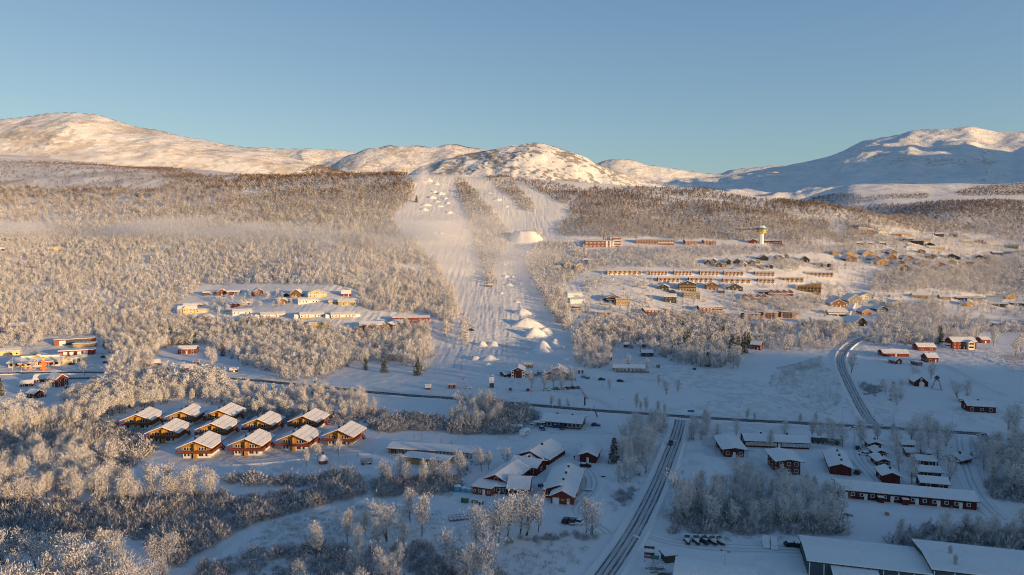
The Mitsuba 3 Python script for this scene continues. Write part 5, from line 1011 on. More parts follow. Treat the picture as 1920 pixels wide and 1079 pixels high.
def asphalt(p, n, uv):
    x = dr.abs(uv.x)
    f = mikit.fbm(uv.x * 1.6, uv.y * .12, 3.0); g = mikit.noise(uv.x * 3, uv.y * 1.1)
    edge = mikit.smoothstep(2.5, 3.4, x + .9 * (f - .5))
    mid = mikit.smoothstep(.5, .1, x + .5 * (f - .4)) * .28
    s = dr.clip(edge + mid + .16 * mikit.smoothstep(.5, .75, f), 0, 1)
    return mikit.mix(mi.Color3f(.12, .118, .116) * (.8 + .4 * g), mi.Color3f(.82, .815, .805), s)
def rutted(p, n, uv):
    x = uv.x + .5 * (mikit.noise(uv.y * .03, 2.0) - .5)
    f = mikit.fbm(uv.x * 2.2, uv.y * .22, 1.0); w = mikit.noise(uv.y * .05, 7.0)
    s = mi.Float(1)
    for c, k in ((-2.2, .3), (-.85, .7), (.75, .25), (2.15, .8)): s = s * mikit.smoothstep(.06, .62, dr.abs(x - c) + .42 * (f - .45) + .22 * dr.abs(w - k))
    slush = mikit.smoothstep(3.0, 2.2, dr.abs(x)) * (.18 + .35 * f)
    s = dr.clip(dr.minimum(s, 1 - slush), .06 + .3 * mikit.smoothstep(.45, .8, f), 1)
    return mikit.mix(mi.Color3f(.12, .12, .125), mi.Color3f(.82, .815, .805), s)
scene['asphalt_mat'] = {'type': 'twosided', 'b': {'type': 'diffuse', 'reflectance': mikit.proc(asphalt)}}
scene['rutted_mat'] = {'type': 'twosided', 'b': {'type': 'diffuse', 'reflectance': mikit.proc(rutted)}}
MAIN = [(-160, 702), (0, 701), (190, 700), (320, 704), (480, 715), (600, 727), (690, 736), (840, 748), (960, 757.5), (1100, 770), (1290, 783), (1440, 792), (1600, 801), (1790, 812.5), (1920, 820), (2150, 833)]
road('main_road', 'straight dark main road crossing the valley', MAIN, 6.6, 'asphalt_mat')
road('village_road', 'snowy village road with dark wheel tracks coming towards the camera', [(1275, 788), (1268, 815), (1252, 860), (1232, 910), (1208, 960), (1180, 1010), (1145, 1062), (1095, 1130), (1040, 1200)], 6.6, 'rutted_mat', .12)
road('hill_road', 'snowy road curving uphill at right with dark wheel tracks', [(1637, 797), (1620, 772), (1603, 742), (1588, 712), (1577, 685), (1578, 664), (1590, 650), (1612, 637), (1640, 630)], 6.0, 'rutted_mat', .16)
road('service_lane', 'short service lane beside the main road at left', [(112, 712), (150, 711), (186, 711)], 3.6, 'asphalt_mat', .12)
def track_fn(p, n, uv):
    f = mikit.fbm(uv.x * 1.5, uv.y * .2, 1.0)
    s = mikit.smoothstep(.1, .6, dr.abs(dr.abs(uv.x) - .9) + .3 * (f - .5))
    return mi.Color3f(.83, .825, .815) * (.74 + .26 * s)
scene['track_mat'] = {'type': 'twosided', 'b': {'type': 'diffuse', 'reflectance': mikit.proc(track_fn)}}
road('field_track', 'ploughed track across the snowy field at right', [(1763, 684), (1790, 695), (1822, 712), (1850, 728), (1880, 742)], 3.2, 'track_mat', .10, None, .3)
road('lane', 'white snowed lane between the shaded cottages and trees', [(1800, 812), (1800, 840), (1812, 880), (1835, 930), (1880, 975)], 5.0, 'track_mat', .08, None, .4)

for i, (lb, pts) in enumerate((('wheel tracks through the yard of the red complex', [(1140, 1001), (1104, 978), (1080, 962), (1102, 930), (1110, 892), (1088, 874), (1062, 868)]), ('wheel tracks from the junction to the roadside building', [(1266, 830), (1225, 824), (1160, 817), (1090, 812), (1030, 813)]),
    ('wheel tracks between the shaded cottages', [(1603, 806), (1606, 832), (1618, 872), (1640, 918), (1590, 922)]), ('wheel tracks across the yard in front of the warehouses', [(1198, 1000), (1285, 1024), (1400, 1032), (1500, 1036)]),
    ('wheel tracks along the front row of chalets', [(700, 848), (615, 852), (520, 863), (440, 868)]), ('wheel tracks through the ski lodge car park', [(1152, 774), (1112, 748), (1060, 737), (950, 738)]), ('white village street between the hillside houses', [(1640, 630), (1612, 618), (1588, 600), (1596, 575), (1590, 545), (1560, 522)]), ('wheel tracks in the yard below the red workshops', [(205, 690), (190, 676), (140, 690), (60, 694)]))):
    road('yard_track' + (f'_{i:03d}' if i else ''), lb, pts, 3.4, 'track_mat', .07, None, .25)
# ---------------------------------------------------------------- snow piles
def mound(px, py, wpx, hpx, flat_top=0.0, seed=0):
    x, y, z, u = W(px, py - .5)
    r, h = wpx * u / 2 * 1.12, hpx * u * .88
    g = np.random.default_rng(seed); na, nr = 30, 14
    a = np.arange(na) * 2 * np.pi / na; t = np.linspace(0, 1, nr)
    y += r * .55
    ph = g.uniform(0, 6.3, 3)
    R = r * (1 + .10 * np.sin(2 * a + ph[0]) + .07 * np.sin(3 * a + ph[1]) + .035 * np.sin(7 * a + ph[2]))
    X = x + (R[:, None] * t) * np.cos(a)[:, None]; Y = y + (R[:, None] * t * .85) * np.sin(a)[:, None]
    q = np.clip((t - flat_top) / (1 - flat_top), 0, 1)
    prof = h * (.45 * (1 - q) ** 1.1 + .55 * .5 * (1 + np.cos(np.pi * q)))
    Z0 = ground(X, Y)
    base = Z0.mean()
    Z = np.maximum(Z0 * t[None] ** 3 + (1 - t[None] ** 3) * base, Z0 - 2) + prof[None] - .5 * (t[None] ** 6) + (meshkit.fbm(np.stack([X, Y, 0 * X], -1) / 2.6, 4, seed) - .5) * 1.7 * np.sin(np.pi * np.clip(t, .05, 1))[None]
    v = np.stack([X, Y, Z], -1).reshape(-1, 3)
    i, j = np.meshgrid(np.arange(na), np.arange(nr - 1), indexing='ij'); A_, B_ = i * nr + j, ((i + 1) % na) * nr + j
    f = np.vstack([np.stack([A_, A_ + 1, B_ + 1], -1).reshape(-1, 3), np.stack([A_, B_ + 1, B_], -1).reshape(-1, 3)])
    return v, f
PILES = [('lower', [(978, 591, 44, 15), (986, 614, 66, 20), (1003, 634, 50, 25), (1023, 630, 42, 18), (1019, 661, 48, 31), (1041, 653, 38, 24), (903, 650, 28, 12), (925, 650, 27, 13), (892, 676, 24, 10), (917, 677, 38, 14), (916, 687, 20, 7), (987, 664, 10, 5), (1064, 676, 20, 8)]),
         ('middle', [(979, 481, 12, 9), (945, 498, 12, 6), (948, 521, 20, 9), (961, 521, 10, 6), (955, 537, 20, 11), (974, 535, 16, 9), (984, 464, 10, 4), (970, 568, 14, 6), (940, 552, 14, 6)]),
         ('upper', [(804, 341, 20, 11), (818, 347, 14, 6), (814, 362, 14, 8), (826, 366, 22, 9), (810, 373, 22, 10), (835, 374, 14, 6), (820, 380, 14, 6), (799, 387, 22, 9), (839, 383, 14, 6), (824, 389, 18, 7), (795, 396, 20, 11), (842, 401, 20, 9), (780, 447, 16, 10), (790, 447, 12, 7), (814, 439, 20, 9), (827, 439, 14, 8)]),
         ('second', [(918, 364, 14, 5), (933, 376, 24, 6), (950, 389, 14, 5)])]
TXT = {'lower': 'pile of machine-made snow on the lower ski run', 'middle': 'small snow pile on the right ski run below the ramp', 'upper': 'snow pile on the upper left ski run', 'second': 'low snow pile on the second ski run'}
sd = 0
for nm, lst in PILES:
    srt = sorted(range(len(lst)), key=lambda i: lst[i][0])
    for i, (px, py, wp, hp) in enumerate(lst):
        sd += 1; k = numbered('snow_pile'); PLACE[k] = T()
        scene[k] = mikit.ply(mound(px, py, wp * (.82 if nm != 'lower' else .95), hp * (.46 if nm != 'lower' else .74), 0, sd), 'pile_snow', smooth=True)
        labels[k] = {'label': f'{TXT[nm]}, {ORD[srt.index(i)]} of {len(lst)} from left', 'category': 'snow pile', 'group': 'piles of machine-made snow'}
k = numbered('snow_ramp'); PLACE[k] = T()
scene[k] = mikit.ply(mound(985, 455, 58, 18, .62, 99), 'pile_snow', smooth=True); labels[k] = {'label': 'large flat-topped snow ramp on the right ski run', 'category': 'snow ramp'}
scene['pile_snow'] = {'type': 'twosided', 'b': {'type': 'diffuse', 'reflectance': {'type': 'rgb', 'value': [.87, .865, .85]}}}

# ---------------------------------------------------------------- vehicles
def car_meshes(L=4.4, wd=1.8, hb=.95, ht=1.48, van=False):
    body = M().prism([(-L / 2, .3), (L / 2, .3), (L / 2, .62), (L / 2 - .15, hb - .12), (L / 2 - 1.15, hb), (-L / 2 + .1, hb + .03), (-L / 2, .7)], 1, -wd / 2, wd / 2)
    g0, g1 = (-L / 2 + .2, L / 2 - .9) if van else (-L / 2 + .35, L / 2 - 1.35)
    cab = M().prism([(g0, hb), (g1, hb), (g1 - .65, ht), (g0 + (.1 if van else .35), ht)], 1, -wd / 2 + .1, wd / 2 - .1)
    roof = M().box(g0 + (.1 if van else .4), g1 - .7, -wd / 2 + .12, wd / 2 - .12, ht + .003, ht + .08)
    return body, cab, roof
WHEEL = M().bar((0, -.11, .32), (0, .11, .32), .32, 10)
def wheel_at(x, y):
    m = M().bar((x, y - .11, .32), (x, y + .11, .32), .32, 10); return m
CARM = {False: [mikit.ply(m.mesh(), 'pane') for m in car_meshes()], True: [mikit.ply(m.mesh(), 'pane') for m in car_meshes(5.0, 1.95, 1.15, 2.15, True)]}
WH = {v: [mikit.ply(wheel_at(sx * (1.35 if not v else 1.55), sy * (.82 if not v else .9)).mesh(), 'rubber') for sx in (-1, 1) for sy in (-1, 1)] for v in (False, True)}
LAMP = {v: [mikit.ply(M().box((2.18 if not v else 2.48), (2.23 if not v else 2.53), s * .6 - .2, s * .6 + .2, .6, .75).mesh(), 'trim_white') for s in (-1, 1)] for v in (False, True)}
def with_mat(d, mat): return {**d, 'bsdf': {'type': 'ref', 'id': mat}}
def car(px, py, head, color, label, van=False, snow=True, name=None, group=None, cat=None):
    "head: direction of the bonnet in degrees, 0 = picture right, 90 = away"
    x, y, z, u = W(px, py)
    for ln in ROADS[:3]:
        from shapely import Point
        if ln.distance(Point(x, y)) < 3.2: z += .25
    k = thing(name or ('van' if van else 'parked_car'), label, cat or ('van' if van else 'car'), x, y, z, math.atan2(-x, y) + math.radians(head), group)
    b, c, r = CARM[van]
    part(k, 'body', with_mat(b, color), None); part(k, 'cabin_glass', with_mat(c, color if van and snow else 'pane'), None)
    part(k, 'roof', with_mat(r, 'roof_snow' if snow else color), None)
    for w_ in WH[van]: part(k, 'wheel', w_, None)
    for l_ in LAMP[van]: part(k, 'headlight', l_, None)
    HOUSES_AT.append((x, y, 4, x, y, 2, 4, 0))
    return k
car(1258, 834, -97, 'car_black', 'dark car driving towards the camera on the village road', snow=False, name='driving_car')
car(1600, 806, 178, 'car_white', 'white car driving on the main road behind birches', snow=False, name='driving_car')
for i, (px, hd, c, lb) in enumerate(((1062, 70, 'car_black', 'black parked car, leftmost of three by the red garage'), (1075, 70, 'car_green', 'grey-green parked car, middle of three by the red garage'), (1088, 70, 'car_white', 'pale snowy parked car, right one of three by the red garage'))): car(px, 979 + i, hd, c, lb, snow=i == 2)
for i, (px, py, hd, c, nm) in enumerate(((957, 732, 90, 'car_grey', 'grey'), (990, 733, 85, 'car_red', 'red'), (1024, 733, 0, 'car_white', 'white'), (1041, 731, 175, 'car_grey', 'silver'), (1054, 731, 160, 'car_white', 'white'), (1061, 730, 150, 'car_red', 'dark red'), (1072, 729, 165, 'car_green', 'dark green'), (1081, 729, 170, 'car_grey', 'light grey'))):
    car(px, py, hd, c, f'{nm} car, {ORD[i]} from left in the ski lodge car park', snow=i in (2, 4), group='cars parked before the ski lodge')
car(877, 729, 0, 'car_white', 'white estate car beside the red lift booth', snow=False)
car(1117, 799, 0, 'car_blue', 'blue car right of the long roadside building', snow=False)
car(1017, 806, -70, 'car_blue', 'snowy blue tractor-like car left before the roadside building')
car(1044, 802, 10, 'car_blue', 'blue car close to the roadside building front')
car(1053, 804, -80, 'car_black', 'dark van-like car in front of the roadside building', van=True, snow=False, name='dark_van')
car(998, 800, 80, 'car_white', 'snow-covered car left of the roadside annex')
car(1098, 876, -10, 'car_black', 'dark snowy car behind the long red barn')
car(1608, 888, 80, 'car_black', 'black car beside the cabin with three chimneys', snow=False)
car(1619, 854, 175, 'car_white', 'pale pickup beside the farthest red cottage', snow=False, name='pickup')
car(1608, 842, 95, 'car_black', 'dark vehicle behind the worker in yellow', snow=False)
car(1436, 1023, -85, 'car_white', 'snow-covered van, left one of two beside the warehouse', van=True)
car(1451, 1026, -85, 'car_white', 'snow-covered van, right one of two beside the warehouse', van=True)
car(1485, 1025, 20, 'car_black', 'small dark vehicle in snow left behind the warehouse'); car(1500, 1027, 5, 'car_black', 'dark trailer-like car at the warehouse corner')
car(384, 686, 0, 'car_white', 'white car beside the tiny red shed', snow=False)
car(195, 671, 10, 'car_black', 'black car on the white yard right of the red workshops', snow=False); car(197, 650, 60, 'car_black', 'black truck-like van at the forest edge above the yard', van=True, snow=False, name='dark_van'); car(198, 681, 60, 'car_black', 'dark car at the yard corner by the birch belt', snow=False)
car(134, 684, 5, 'car_black', 'black car in front of the cream garage block', snow=False)
car(1128, 713, 10, 'car_black', 'dark vehicle under birches left of the farmhouse fence', snow=False); car(1163, 716, 10, 'car_black', 'dark quad-like car below the farmhouse fence', snow=False)
car(884, 621, 5, 'car_black', 'dark snow groomer standing on the ski run', van=True, snow=False, name='snow_groomer', cat='snow groomer')
car(985, 436, 5, 'car_grey', 'grey snow groomer on top of the snow ramp', van=True, snow=False, name='snow_groomer', cat='snow groomer')
def caravan(px, py, head, label, L=5.2):
    x, y, z, u = W(px, py); k = thing('caravan', label, 'caravan', x, y, z, math.atan2(-x, y) + math.radians(head))
    part(k, 'body', M().prism([(-L / 2, .5), (L / 2, .5), (L / 2 + .15, 1.4), (L / 2 - .1, 2.5), (-L / 2 + .1, 2.5), (-L / 2 - .1, 1.4)], 1, -1.1, 1.1), 'trim_white')
    part(k, 'roof_snow', M().box(-L / 2 + .05, L / 2 - .05, -1.15, 1.15, 2.503, 2.8), 'roof_snow')
    part(k, 'window', M().box(-1.4, -.3, -1.14, -1.05, 1.3, 1.9), 'pane'); part(k, 'window', M().box(.5, 1.6, -1.14, -1.05, 1.3, 1.9), 'pane'); part(k, 'stripe', M().box(-L / 2 + .1, L / 2 - .1, -1.13, -1.06, .8, .95), 'sign_blue')
    for s in (-1, 1): part(k, 'wheel', M().bar((0, s * .95 - .1, .3), (0, s * .95 + .1, .3), .32, 10), 'rubber')
    part(k, 'drawbar', M().bar((L / 2, 0, .5), (L / 2 + 1.2, 0, .45), .06), 'metal_dark')
caravan(970, 808, 4, 'snow-covered caravan at the willow edge, the farther one'); caravan(984, 816, 60, 'snow-covered white caravan, the nearer one', 6)
def trailer(px, py, L, label, mat, wheels=True, top=True, h=2.6):
    x, y, z, u = W(px, py); k = thing('trailer', label, 'trailer', x, y, z, math.atan2(-x, y))
    part(k, 'box', M().box(-L / 2, L / 2, 0, 2.4, .7, h), mat)
    if top: part(k, 'snow', M().box(-L / 2 + .05, L / 2 - .05, .05, 2.35, h + .003, h + .25), 'roof_snow')
    for sx in (-.6, .6):
        for sy in (.15, 2.25): part(k, 'wheel', M().bar((sx * L / 2, sy - .12, .4), (sx * L / 2, sy + .12, .4), .42, 10), 'rubber')
trailer(1529, 832, 3.6, 'short dark trailer behind the long red cabin', 'metal_dark'); trailer(1556, 834, 9.5, 'long dark truck trailer behind roadside birches', 'car_green')
trailer(687, 872, 4.6, 'grey covered trailer alone on the snowfield by the chalets', 'metal_grey', top=False, h=2.0)
def boat(px, py, label, hull, head):
    x, y, z, u = W(px, py); k = thing('boat', label, 'boat', x, y, z, math.atan2(-x, y) + math.radians(head), 'boats laid up in a row in the snow')
    n = 9; s = np.linspace(0, 1, n); wv = 1.0 * np.clip(1.15 * (1 - s ** 3), 0, 1); v, f = [], []
    for i in range(n):
        xx = -2.6 + 5.2 * s[i]; sh = 1.5 + .35 * s[i] ** 2
        v += [(xx, -wv[i], sh), (xx, -wv[i] * .7, .85 + .2 * s[i] ** 3), (xx, 0, .6 + .6 * s[i] ** 4), (xx, wv[i] * .7, .85 + .2 * s[i] ** 3), (xx, wv[i], sh)]
    for i in range(n - 1):
        for j in range(4): a = i * 5 + j; f += [(a, a + 5, a + 6), (a, a + 6, a + 1)]
    part(k, 'hull', (np.array(v), np.array(f)), hull)
    dk = [(p[0], p[1] * .92, p[2] - .12) for i in range(n) for p in (v[i * 5], v[i * 5 + 4])]; df = []
    for i in range(n - 1): a = 2 * i; df += [(a, a + 2, a + 3), (a, a + 3, a + 1)]
    part(k, 'deck_snow', (np.array(dk), np.array(df)), 'roof_snow'); part(k, 'windscreen', M().prism([(-.2, 1.45), (.35, 1.45), (.05, 2.1), (-.2, 2.1)], 1, -.75, .75), 'pane')
    part(k, 'trailer_frame', M().box(-2.2, 2.4, -.6, .6, .35, .5).bar((-.6, -1, .32), (-.6, 1, .32), .3, 8), 'metal_dark')
for i, (px, c) in enumerate(((1288, 'trim_white'), (1305, 'trim_white'), (1320, 'car_blue'), (1335, 'trim_white'), (1348, 'trim_white'))): boat(px, 1017 + i * .4, f'{"blue-hulled" if i == 2 else "white"} boat on a trailer, {ORD[i]} from left of five in snow', c, -80 + 6 * i)
# ---------------------------------------------------------------- people
from manifold3d import Manifold
import trimesh
def hull(*pts):
    return Manifold.batch_hull([Manifold.sphere(r, 10).translate((x, y, z)) for x, y, z, r in pts])
def person(px, py, label, jacket, head=0, stride=.12):
    x, y, z, u = W(px, py); k = thing('person', label, 'person', x, y, z, math.radians(head))
    legs = hull((-.1, 0, .92, .12), (-.12, stride, .5, .085)) + hull((-.12, stride, .5, .085), (-.12, stride, .08, .07)) + hull((.1, 0, .92, .12), (.12, -stride, .5, .085)) + hull((.12, -stride, .5, .085), (.12, -stride, .08, .07)) + hull((-.12, stride, .06, .06), (-.12, stride - .2, .05, .05)) + hull((.12, -stride, .06, .06), (.12, -stride - .2, .05, .05))
    torso = hull((-.1, 0, .92, .13), (.1, 0, .92, .13), (-.17, 0, 1.42, .11), (.17, 0, 1.42, .11)) + hull((-.2, 0, 1.42, .08), (-.27, .03, 1.12, .06)) + hull((-.27, .03, 1.12, .06), (-.25, -.12, .9, .05)) + hull((.2, 0, 1.42, .08), (.27, .03, 1.12, .06)) + hull((.27, .03, 1.12, .06), (.25, -.12, .9, .05))
    hd = hull((0, 0, 1.5, .06), (0, -.01, 1.62, .08)) + hull((0, -.02, 1.64, .095), (0, -.01, 1.70, .10))
    part(k, 'trousers', legs, 'cloth_dark', smooth=40); part(k, 'jacket', torso, jacket, smooth=40); part(k, 'head', hd, 'skin', smooth=40)
    part(k, 'cap', hull((0, 0, 1.72, .11), (0, 0, 1.76, .09)), 'cloth_dark', smooth=40)
    for s in (-1, 1): part(k, 'hand', hull((s * .25, -.13, .87, .045), (s * .25, -.17, .80, .035), (s * .23, -.19, .86, .018)), 'skin', smooth=40)
person(1611, 849, 'person in a yellow high-visibility jacket beside the dark vehicle', 'hivis', 20); person(1077, 862, 'person in dark clothes walking between the red barns', 'cloth_dark', -40, .2)
# ---------------------------------------------------------------- poles, lamps, signs
def pole(name, label, cat, px, py, h, mat='metal_grey', r=.07, group=None, extra=None):
    x, y, z, u = W(px, py); k = thing(name, label, cat, x, y, z, math.atan2(-x, y), group)
    part(k, 'post', M().bar((0, 0, -.4), (0, 0, h), r, 6, r * .6), mat)
    if extra: extra(k, h)
    return k
def lamp_head(k, h): part(k, 'arm', M().bar((0, 0, h - .05), (1.1, -.3, h + .25), .05), 'metal_grey'); part(k, 'lamp', M().box(.8, 1.6, -.5, -.2, h + .2, h + .34), 'metal_dark')
LAMPS = [(527, 722), (686, 734), (710, 740), (757, 743), (867, 746), (994, 764), (1076, 771), (1161, 779), (1209, 775), (1238, 783), (1326, 783), (1386, 784), (1458, 796), (1579, 796), (1674, 803), (1786, 802), (1640, 745 + 40)]
for i, (px, py) in enumerate(sorted(LAMPS)): pole('street_lamp', f'slender street lamp along the main road, {ORD[i]} from left', 'street lamp', px, py, 8.0, group='street lamps along the main road', extra=lamp_head)
pole('yard_lamp', 'two-armed lamp post rising beside the arched hall roof', 'street lamp', 1358, 1098, 9.0, r=.09, extra=lambda k, h: [part(k, 'lamp', M().box(s * .9 - .35, s * .9 + .35, -.2, .2, h - .05 + s * -.1, h + .1 + s * -.1), 'metal_dark') for s in (-1, 1)])
for i, (px, py, h) in enumerate(((966, 731, 9), (988, 731, 9), (1011, 729, 9), (1033, 730, 9), (1053, 729, 9), (1075, 728, 9))): pole('flagpole', f'white flagpole before the ski lodge, {ORD[i]} from left', 'flagpole', px, py, h, 'trim_white', .09, 'white flagpoles before the ski lodge')
for i, (px, py, h, lb) in enumerate(((1036, 770, 11, 'white flagpole standing left beside the main road'), (1109, 778, 9, 'white flagpole right of the long roadside building'), (24, 696, 9, 'left white flagpole by the fuel station'), (41, 696, 8.5, 'right white flagpole by the fuel station'), (97, 722, 9, 'white flagpole before the tall red house'), (1693, 690, 12, 'white flagpole below the long red barn'))): pole('flagpole', lb, 'flagpole', px, py, h, 'trim_white', .09)
def tee(k, h): part(k, 'cross_arm', M().box(-1.5, 1.5, -.12, .12, h - .1, h + .15), 'metal_grey'); [part(k, 'pulley', M().box(s * 1.4 - .12, s * 1.4 + .12, -.3, .3, h - .4, h - .11), 'metal_dark') for s in (-1, 1)]
PYL = [(929, 611), (857, 600), (907, 562), (892, 514), (866, 441), (857, 417), (843, 360), (839, 345), (865, 697), (804, 668), (852, 690), (950, 660)]
for i, (px, py) in enumerate(sorted(PYL, key=lambda q: -q[1])): pole('lift_pylon', f'thin ski lift pylon with cross arm, {ORD[i]} from the valley', 'lift pylon', px, py, 7.5, 'metal_dark', .16, 'ski lift pylons up the run', tee)
pole('light_mast', 'tall thin mast at the left foot of the ski run', 'mast', 816, 701, 13, 'wood_grey', .14); pole('light_mast', 'mast beside the right run opposite the snow ramp', 'mast', 1049, 457, 14, 'wood_grey', .2); pole('light_mast', 'mast at the forest edge left of the upper run', 'mast', 755, 411, 20, 'wood_grey', .2)
pole('road_sign', 'blue direction sign on a tall post at the junction', 'sign', 1295, 803, 12, 'metal_grey', .08, extra=lambda k, h: part(k, 'panel', M().box(-1.6, 1.6, -.1, .0, h - 4.4, h - 3.4), 'sign_blue'))
def board(k, h): part(k, 'post', M().bar((2.4, 0, -.4), (2.4, 0, h), .08), 'wood_grey'); [part(k, 'panel', M().box(-.2, 2.6, -.14, -.09, h - .9 * (i + 1), h - .9 * (i + 1) + .7), m_) for i, m_ in enumerate(('metal_dark', 'trim_white', 'metal_dark', 'net_red'))]
pole('sign_stand', 'stacked company sign boards on two posts by the lower road', 'sign', 1209, 1054, 4.8, 'wood_grey', .08, extra=board)
pole('sign_stand', 'small grey board beside the stacked company signs', 'sign', 1224, 1060, 2.8, 'wood_grey', .06, extra=lambda k, h: part(k, 'panel', M().box(-.6, 1.6, -.12, -.07, h - 1.1, h), 'glass_teal'))
pole('map_board', 'tall white piste map board with snow gun on top', 'sign', 922, 727, 6.5, 'metal_dark', .3, extra=lambda k, h: (part(k, 'panel', M().box(-1.5, 1.5, -.5, -.35, 2.8, 6.0), 'trim_white'), part(k, 'base', M().box(-1.3, 1.3, -.8, .8, 0, 2.4), 'metal_dark'), part(k, 'snow_gun', M().bar((-.6, -.6, 7.2), (.8, .5, 7.6), .55, 10, .7), 'metal_grey'), part(k, 'snow', M().box(-1.7, 1.7, -.8, .8, 6.05, 6.4), 'roof_snow')))
pole('snow_lance', 'red snow lance near the red lift booth', 'snow lance', 868, 722, 3.6, 'net_red', .12, extra=lambda k, h: part(k, 'head', M().box(-.9, .9, -.2, .2, h - .3, h + .3), 'net_red'))
pole('banner_flag', 'dark upright banner flag before the main road', 'flag', 1095, 763, 5.2, 'metal_dark', .06, extra=lambda k, h: part(k, 'cloth', M().box(.08, .75, -.04, .04, .8, h), 'car_black'))
pole('banner_flag', 'red leaning banner flag behind the roadside building', 'flag', 1119, 787, 5, 'metal_dark', .06, extra=lambda k, h: part(k, 'cloth', M().prism([(-.1, 1.2), (.5, 1.2), (-.8, h), (-1.4, h)], 1, -.04, .04), 'net_red'))
for i in range(6): 
    x, y, z, u = W(1089 + 2.4 * i, 731 + 3.6 * i); k = thing('red_fence_panel', f'red barrier net panel in the slanting row, {ORD[i]} from the lodge', 'barrier', x, y, z, .5, 'red barrier nets at the car park'); part(k, 'net', M().box(-.45, .45, -.05, .05, .1, .7), 'net_red'); part(k, 'post', M().bar((-.95, 0, -.3), (-.95, 0, 1.4), .05), 'wood_grey')
for i, (px, py, c, lb) in enumerate(((816, 815, 'sign_blue', 'blue marker post on the range snowfield'), (685, 812, 'sign_blue', 'blue padded post right of the last chalet'), (626, 793, 'wood_grey', 'dark post behind the chalets'), (778, 823, 'wood_grey', 'low post left of the blue marker'), (790, 822, 'wood_grey', 'low post nearest left of the blue marker'), (827, 831, 'wood_grey', 'low post right of the blue marker'), (846, 832, 'wood_grey', 'low post farthest right on the range snowfield'), (855, 830, 'metal_grey', 'tall thin post right of the range snowfield'), (779, 829, 'metal_grey', 'tall thin post on the range snowfield'), (671, 857, 'wood_grey', 'dark post with board between chalets and shelter'), (712, 872, 'wood_grey', 'dark post right of the grey trailer'), (605, 818, 'wood_grey', 'thin dark post between the rear chalets'), (1130, 726, 'wood_grey', 'dark post below the farmhouse'), (1114, 768, 'wood_grey', 'dark signpost beside the main road'), (1247, 800, 'wood_grey', 'small dark sign at the junction'), (1609, 795, 'wood_grey', 'dark signpost behind the white car'), (1294, 800 + 6, 'sign_orange', 'orange-topped marker at the junction'))):
    pole('marker_post', lb, 'post', px, py, 4.6 if 'tall' in lb else 2.4, c, .12 if 'tall' not in lb else .06)
# ---------------------------------------------------------------- yard things
def crate(px, py, w_, d_, h_, mat, label, name='bin', cat='bin', snow=True, group=None, rot=0):
    x, y, z, u = W(px, py); k = thing(name, label, cat, x, y, z, math.atan2(-x, y) + math.radians(rot), group)
    part(k, 'body', M().prism([(-w_ / 2, -.2), (w_ / 2, -.2), (w_ / 2 + .08, h_), (-w_ / 2 - .08, h_)], 1, 0, d_), mat)
    part(k, 'lid', M().prism([(-w_ / 2 - .1, h_ + .003), (w_ / 2 + .1, h_ + .003), (0, h_ + .28)], 1, -.05, d_ + .05), 'roof_snow' if snow else mat)
for i, (px, py, w_, h_) in enumerate(((858, 923, 2.3, 1.9), (870, 924, 1.6, 1.5), (880, 925, 1.5, 1.4))): crate(px, py, w_, 1.8, h_, 'plastic_blue', f'bright blue recycling bin with snow cap, {["largest left", "middle", "right"][i]} of three', 'recycling_bin', group='blue recycling bins')
for i, (px, py, c) in enumerate(((867, 943, 'plastic_green'), (872, 944, 'plastic_green'), (876, 944, 'plastic_green'), (887, 944, 'wood_grey'), (893, 945, 'wood_grey'), (900, 948, 'metal_dark'), (904, 946, 'metal_dark'))): crate(px, py, .9, .9, 1.2, c, f'{"green wheelie bin" if i < 3 else "dark snow-dusted crate"} in the yard below the blue bins, {ORD[i]} from left', 'yard_bin', snow=i > 2, group='bins and crates below the red annex')
crate(1094, 709, 3.2, 2.0, 1.6, 'plastic_blue', 'blue container right of the glazed lodge, the left one', 'container', 'container', rot=-15); crate(1101, 711, 2.4, 2.0, 1.5, 'glass_teal', 'teal container right of the glazed lodge, the right one', 'container', 'container', rot=-15)
crate(1663, 967, 1.2, 1.2, 1.1, 'wood_light', 'small wooden box alone on the snowfield below the row house', 'box', 'box'); crate(1586, 968, 1.3, 1.0, .9, 'metal_dark', 'dark machine in snow left below the row house', 'machine', 'machine'); crate(1594, 969, 1.6, 1.0, .8, 'metal_grey', 'grey snow-covered machine beside the dark one', 'machine', 'machine')
crate(1017, 914, 3.0, 1.3, .7, 'metal_dark', 'dark trailer rack between the red halls', 'rack', 'rack', snow=False); crate(1101, 922, 3.2, 1.6, .5, 'wood_grey', 'flat trailer right of the long barn', 'flat_trailer', 'trailer', snow=True); crate(1131, 895, 1.2, .9, .5, 'metal_dark', 'small dark lump in snow right of the barn', 'box', 'box')
crate(1073, 986, 1.6, 1, .5, 'wood_grey', 'low pallet below the three parked cars', 'pallet', 'pallet'); crate(1302, 694, 2.2, 1.6, 1.6, 'metal_dark', 'dark box at the birch belt edge', 'box', 'box'); crate(1234, 690, 2.4, 1.4, 2.2, 'wood_grey', 'wooden play frame right of the farmhouse', 'play_frame', 'frame')
x, y, z, u = W(606, 869)
k = thing('grill_hut', 'round grill hut with snowy cone roof and chimney before the chalets', 'hut', x, y, z, 0); HOUSES_AT.append((x, y, 6, x, y, 4, 4, 0))
def cone(r0, r1, z0, z1, n=10):
    a = np.arange(n) * 2 * np.pi / n
    v = np.vstack([np.stack([np.cos(a) * r0, np.sin(a) * r0, 0 * a + z0], 1), np.stack([np.cos(a) * r1, np.sin(a) * r1, 0 * a + z1], 1), [[0, 0, z0], [0, 0, z1]]]); f = []
    for i in range(n): j = (i + 1) % n; f += [(i, j, n + j), (i, n + j, n + i), (2 * n, j, i), (2 * n + 1, n + i, n + j)]
    return v, f
